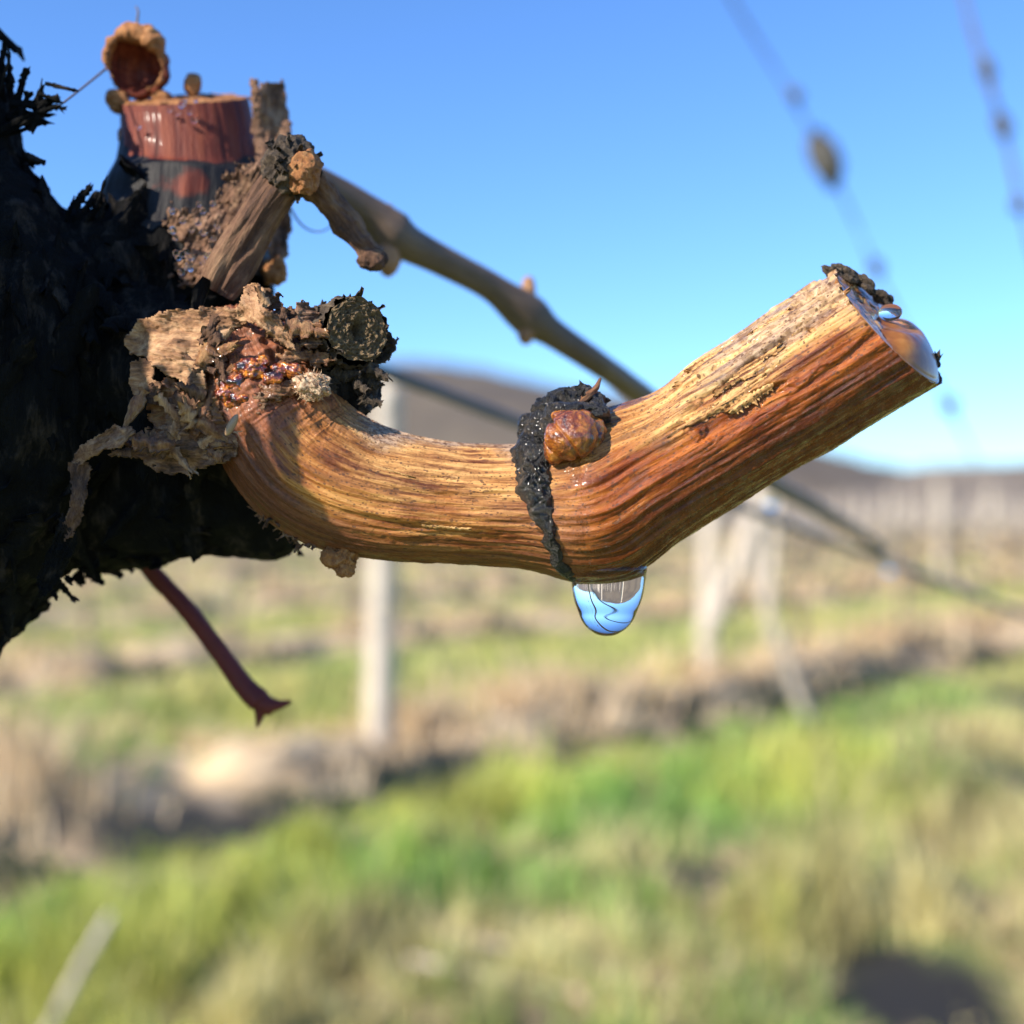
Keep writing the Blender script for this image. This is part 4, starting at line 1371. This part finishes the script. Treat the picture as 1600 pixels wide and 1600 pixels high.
# tilted cut so the far rim stands a little higher
py = 800 - V[:, 2] / V[:, 1] * F; px = 800 + V[:, 0] / V[:, 1] * F
tp = sstep(.010, .0165, np.repeat(i3['s'], 200))
V[:, 2] += tp * (-(px - 290) * .17 * V[:, 1] / F + (V[:, 1] - .14) * .52)
bare = np.maximum(sstep(235, 190, py + 26 * fbm(V * 260, 3)), .72 * np.exp(-(((px - 290) / 45) ** 2 + ((py - 288) / 28) ** 2)))  # stripped wood at top; painted sunlit patch below, shadow band between
stump = Bag().add(V, Q, None, rest).build('pruned_stump', MAT['stump'], vine_root, {'bare': bare})  # 'bare' holds stripped wood plus the painted sunlit patch and shadow band
tag(stump, 'red brown pruned stump with wet sawn top')
rim = V[-200:]
ctr = rim.mean(0)
rr = np.linspace(0, 1, 30)
cf = (ctr + (rim[None] - ctr) * rr[:, None, None]).reshape(-1, 3)
cf[:, 2] += .0004 * fbm(cf * 700, 3) + .0004 * (1 - np.repeat(rr, 200) ** 2)
i = np.arange(29)[:, None] * 200; j = np.arange(200)[None]; j2 = (j + 1) % 200
Bag().add(cf, np.stack([i + j, i + 200 + j, i + 200 + j2, i + j2], -1).reshape(-1, 4), None, cf * 1000).build('cut_face', MAT['scrap'], stump)
bark('loose_bark_strip', 'greytan', [(390, 122), (400, 121), (404, 150), (408, 128), (430, 130), (442, 124), (446, 160), (454, 200), (450, 240), (456, 290), (450, 330), (454, 360), (440, 420), (424, 400), (410, 330), (400, 250), (394, 190)],
     [(392, 150, 245), (445, 150, 290), (400, 350, 215), (450, 350, 280)], 14, seed=20, amp=7, ang=85, label='upright grey bark strip')
# rounded dead curl: a cupped shell standing on the rim
th = np.linspace(0, 1, 70); ph = np.linspace(0, 2 * np.pi, 110, endpoint=False)
TT, PP = np.meshgrid(th, ph, indexing='ij')
cc_ = PX(214, 100, 262); rad = 44 * cc_[1] / F
x_ = TT * np.cos(PP) * rad * 1.0; z_ = TT * np.sin(PP) * rad * .95
rg = (1 + .10 * fbm(np.stack([np.cos(PP).ravel() * 2.5, np.sin(PP).ravel() * 2.5, TT.ravel() * 0], 1), 3)).reshape(TT.shape)
x_ *= rg; z_ *= rg
y_ = rad * (.75 * (1 - TT ** 2)) - .25 * rad * np.sin(PP) * TT
y_ += .0004 * fbm(np.stack([x_.ravel() * 500, z_.ravel() * 500, x_.ravel() * 0], 1), 3).reshape(TT.shape)
A0 = cc_ + np.stack([x_, y_, z_], -1).reshape(-1, 3)
A1 = A0 + np.array([0, .0011, 0]) + (A0 - cc_) * .10
i = np.arange(69)[:, None] * 110; j = np.arange(110)[None]; j2 = (j + 1) % 110
Qf = np.stack([i + j, i + 110 + j, i + 110 + j2, i + j2], -1).reshape(-1, 4)
NB = 70 * 110; e = 69 * 110; jj = np.arange(110); jn = (jj + 1) % 110
o = Bag().add(np.vstack([A0, A1]), np.vstack([Qf, Qf[:, ::-1] + NB, np.stack([e + jj, e + NB + jj, e + NB + jn, e + jn], 1)])).build('cupped_scale', MAT['stump'], vine_root, {'bare': np.ones(2 * NB)})
ag = np.linspace(R(-70), R(215), 22)
rimp = [[*(cc_ + np.array([math.cos(q) * rad * 1.0, -.25 * rad * math.sin(q) - .0006, math.sin(q) * rad * .96])), rad * (.07 + .15 * abs(math.cos(q * .5 - .35)) ** 3)] for q in ag]
V, Q, T, rest, _ = sweep(np.array(rimp), 30, 160, lambda A, S, r_, p: .0011 * fbm(p * 300, 4), flat=.8)
Bag().add(V, Q, T, rest).build('scale_rim', MAT['scrap'], bpy.data.objects['cupped_scale'])
o['label'] = 'rounded cupped brown scale'
b = Bag()
for (a, b_, d_, r, ax_) in ((302, 132, 300, 15, (.9, 1, 1.2)), (192, 215, 290, 10, (.8, 1, 1.6)), (186, 160, 275, 16, (1, 1, 1.3)), (428, 425, 240, 20, (1, 1, 1.1)), (255, 150, 280, 12, (1.4, 1, .7))):
    V, Q, T = ball(PX(a, b_, d_), r * (FY + d_ * FY / F) / F, 50, 40, .35, .6, a, ax_, oct=3)
    Bag().add(V, Q, T).build('bark_crumb', MAT['scrap'], vine_root)
# fine tendrils
b = Bag()
V, Q, T, rest, _ = sweep(pxpath([(100, 160, 100, 1.6), (128, 138, 150, 1.6), (165, 108, 230, 1.8)]), 8, 30); b.add(V, Q, T, rest)
V, Q, T, rest, _ = sweep(pxpath([(222, 60, 262, 2), (214, 42, 262, 2.2), (216, 18, 262, 1.6), (212, 10, 262, 1)]), 8, 20); b.add(V, Q, T, rest)
V, Q, T, rest, _ = sweep(pxpath([(440, 300, 320, 2), (470, 350, 330, 1.6), (500, 362, 340, 1.2), (530, 345, 350, 1)]), 8, 30); b.add(V, Q, T, rest)
b.build('tendril', MAT['farcane'], vine_root)
# crumpled bark left of the twig
bark('bark_plate', 'greytan', [(330, 330), (360, 262), (400, 250), (430, 262), (410, 300), (390, 330), (360, 345), (345, 400), (330, 440), (285, 445), (270, 420), (300, 390), (262, 360), (268, 320), (300, 330)],
     [(340, 300, 150), (420, 260, 140), (290, 430, 100), (300, 350, 120)], 12, seed=22, amp=11, rag=16, ang=-60)
bark('bark_plate', 'brown', [(356, 330), (372, 280), (400, 262), (420, 275), (400, 320), (380, 360), (360, 380)], [(370, 290, 110), (365, 370, 90)], 10, seed=23, amp=8, rag=10, ang=-60)

# ---- dead twig
b = Bag()
V, Q, T, rest, _ = sweep(pxpath([(338, 455, 40, 15), (354, 425, 36, 21), (385, 375, 34, 20), (412, 330, 30, 18), (440, 288, 24, 19), (462, 258, 22, 22)]), 120, 200,
                         lambda A, S, r, p: .0006 * ridge(r * np.array([.55, .55, .04]), 2) + .0002 * ridge(r * np.array([1.6, 1.6, .1]), 2))
b.add(V, Q, T, rest)
twig = b.build('dead_twig', MAT['brown'], vine_root)
b = Bag()
V, Q, T = ball(PX(455, 262, 18), 38 * FY / F, 110, 80, .26, .55, 6, (.9, .9, 1), oct=4, sharp=True)
b.add(V, Q, T)
for q in range(50):
    d_ = rs.randn(3); d_[1] = -abs(d_[1]); d_ /= np.linalg.norm(d_)
    v, qq = strip(PX(455, 262, 18) + d_ * 33 * FY / F, d_ + rs.randn(3) * .8, d_, rs.uniform(.0006, .0018), rs.uniform(.0004, .001), .1, 6000 + q, .0001, 3, 6)
    b.add(v, qq)
b.build('twig_knot', MAT['grey'], twig)
V, Q, T = ball(PX(474, 268, -6), 24 * FY / F, 80, 60, .24, .8, 9, (1, .8, 1.2), oct=4, sharp=True)
Bag().add(V, Q, T).build('knot_heart', MAT['scrap'], twig)
b = Bag()
V, Q, T, rest, _ = sweep(pxpath([(485, 285, 30, 18), (505, 305, 45, 14), (528, 330, 60, 15), (545, 352, 70, 19), (558, 375, 75, 13), (572, 392, 78, 12), (585, 405, 80, 15)]), 70, 150,
                         lambda A, S, r, p: .0004 * ridge(r * np.array([.6, .6, .2]), 3))
b.add(V, Q, T, rest)
V, Q, T = ball(PX(582, 406, 76), 17 * FY / F, 60, 44, .2, .8, 2, (1.2, 1, .9), oct=3, sharp=True); b.add(V, Q, T)
b.build('twig_tail', MAT['brown'], twig)

# ---- cane running back to the right
b = Bag()
cp = pxpath([(380, 235, 330, 24), (450, 262, 380, 24), (520, 298, 440, 24), (580, 335, 490, 26), (612, 365, 520, 36), (640, 382, 545, 27), (700, 412, 600, 23), (770, 450, 670, 22), (825, 492, 730, 32), (862, 520, 770, 22), (930, 565, 850, 19), (1010, 622, 1100, 17), (1090, 680, 1500, 15), (1200, 752, 2300, 13), (1300, 808, 3400, 11), (1380, 860, 4400, 8)])
V, Q, T, rest, _ = sweep(cp, 40, 260, lambda A, S, r, p: .00008 * ridge(r * np.array([.8, .8, .1]), 2))
b.add(V, Q, T, rest)
cane = b.build('cane', MAT['farcane'], vine_root)
cane['label'] = 'long grey brown cane'
for (a, b_, d_, r, ax_, ang) in ((606, 402, 505, 24, (.8, .8, 1.25), 10), (604, 332, 520, 13, (1, 1, 1), 0), (826, 452, 730, 14, (.8, .8, 1.5), 0), (822, 518, 720, 16, (.9, .9, 1.3), 0)):
    sc1 = (FY + d_ * FY / F) / F
    V, Q, T = ball(PX(a, b_, d_), r * sc1, 40, 30, .15, .5, a, ax_)
    Bag().add(V, Q, T).build('cane_bud', MAT['budor'], cane)

# ---- dark red stalk below the arm
b = Bag()
V, Q, T, rest, _ = sweep(pxpath([(190, 820, 330, 13), (235, 890, 350, 13.5), (290, 950, 360, 14), (340, 1015, 370, 14.5), (380, 1070, 375, 16), (405, 1095, 378, 19)]), 40, 90, lambda A, S, r, p: .00006 * fbm(r, 2))
b.add(V, Q, T, rest)
for rws in ([(395, 1085, 378, 15), (415, 1100, 378, 15), (436, 1101, 378, 8), (455, 1096, 378, 3)], [(395, 1085, 378, 13), (406, 1105, 378, 11), (405, 1122, 378, 6), (402, 1136, 378, 2)], [(408, 1095, 378, 15), (418, 1108, 380, 11), (425, 1114, 380, 5)]):
    V, Q, T, rest, _ = sweep(pxpath(rws), 24, 30); b.add(V, Q, T, rest)
b.build('leaf_stalk', MAT['redstalk'], vine_root)['label'] = 'dark red stalk with flared end'

# ------------------------------------------------------------------ drops
prof = [(868, 40), (880, 56), (888, 60), (897, 59), (910, 57.5), (925, 55.5), (940, 52), (955, 46), (968, 41), (979, 33), (987, 23), (992, 13), (994, .5)]
pr = np.array(prof, float)
tt = np.linspace(0, 1, len(pr)); ts = np.linspace(0, 1, 90)
C_, _ = catmull(np.c_[pr, np.zeros(len(pr))], 90)
na = 96
a = np.linspace(0, 2 * np.pi, na, endpoint=False)
dc = PX(948, 868, -20); s1 = dc[1] / F
Vd = []
for y_, r_ in C_[:, :2]:
    lean = (994 - y_) * .03
    Vd.append(np.stack([dc[0] + (r_ * np.cos(a) + (lean if True else 0)) * s1, dc[1] + r_ * .9 * np.sin(a) * s1, np.full(na, (800 - y_) * s1)], 1))
Vd = np.concatenate(Vd)
i = np.arange(89)[:, None] * na; j = np.arange(na)[None]; j2 = (j + 1) % na
Qd = np.stack([i + j, i + na + j, i + na + j2, i + j2], -1).reshape(-1, 4)
jj = np.arange(na); jn = (jj + 1) % na
Vd = np.vstack([Vd, Vd[:na].mean(0), Vd[-na:].mean(0)])
Td = np.vstack([np.stack([jj, jn, np.full(na, 90 * na)], 1), np.stack([89 * na + jn, 89 * na + jj, np.full(na, 90 * na + 1)], 1)])
o = Bag().add(Vd, Qd, Td).build('water_drop', MAT['water'])
tag(o, 'large clear drop hanging below the knee of the bent spur', 'drop')

# beads of sap on the stump and on the node
pos = []
for (x0, y0, x1, y1, n, d_) in ((258, 315, 345, 372, 16, 100), (275, 385, 345, 425, 20, 78), (215, 155, 325, 200, 9, 196), (240, 262, 262, 285, 2, 190)):
    for q in range(n):
        pos.append((rs.uniform(x0, x1), rs.uniform(y0, y1), d_ - rs.uniform(0, 12), rs.uniform(3.5, 6.5)))
proto = None
for q, (a_, b_, d_, r) in enumerate(pos):
    c = PX(a_, b_, d_)
    where = 'crumpled bark beside the dead twig' if b_ > 300 else 'red wood of the upper stump'
    if proto is None:
        V, Q, T = ball((0, 0, 0), 1.0, 20, 14)
        proto = Bag().add(V, Q, T).build('droplet', MAT['water'])
        o = proto
    else:
        o = proto.copy(); col.objects.link(o)
    o.location = tuple(c); o.scale = (r * FY / F,) * 3
    tag(o, 'tiny bright sap bead on the ' + where, 'droplet', 'sap beads on the upper stump')
for (a_, b_, d_, r, lab) in ((849, 806, -108, 9, 'largest dark bead in the black band below the bud'), (838, 780, -112, 6, 'small bead high in the black band below the bud'), (832, 818, -108, 4, 'tiny bead at the left edge of the black band'), (858, 640, -62, 4, 'tiny bright bead on the black bark left of the bud')):
    o = proto.copy(); col.objects.link(o)
    o.location = tuple(PX(a_, b_, d_)); o.scale = (r * FY / F,) * 3
    tag(o, lab, 'droplet')
    if 'group' in o: del o['group']
for key, txt in (('nearest', 'nearest'), ('second', 'second')):
    L = [o for o in col.objects if o.name.startswith('vine') and o.get('category') == 'vine' and (key + ' background row') in o['label']]
    L.sort(key=lambda o: o.location.x / o.location.y)
    for q, o in enumerate(L):
        n_ = ('leftmost', 'second from left', 'third from left', 'fourth from left', 'fifth from left', 'sixth from left', 'seventh from left', 'eighth from left', 'ninth from left')
        nm = n_[q] if q < len(n_) - 2 else ('rightmost' if q == len(L) - 1 else '%s from right' % ('second', 'third', 'fourth', 'fifth', 'sixth', 'seventh', 'eighth', 'ninth', 'tenth', 'eleventh', 'twelfth', 'thirteenth', 'fourteenth', 'fifteenth')[min(len(L) - 2 - q, 13)])
        o['label'] = '%s of the bare pruned vines in the %s background row' % (nm, txt)
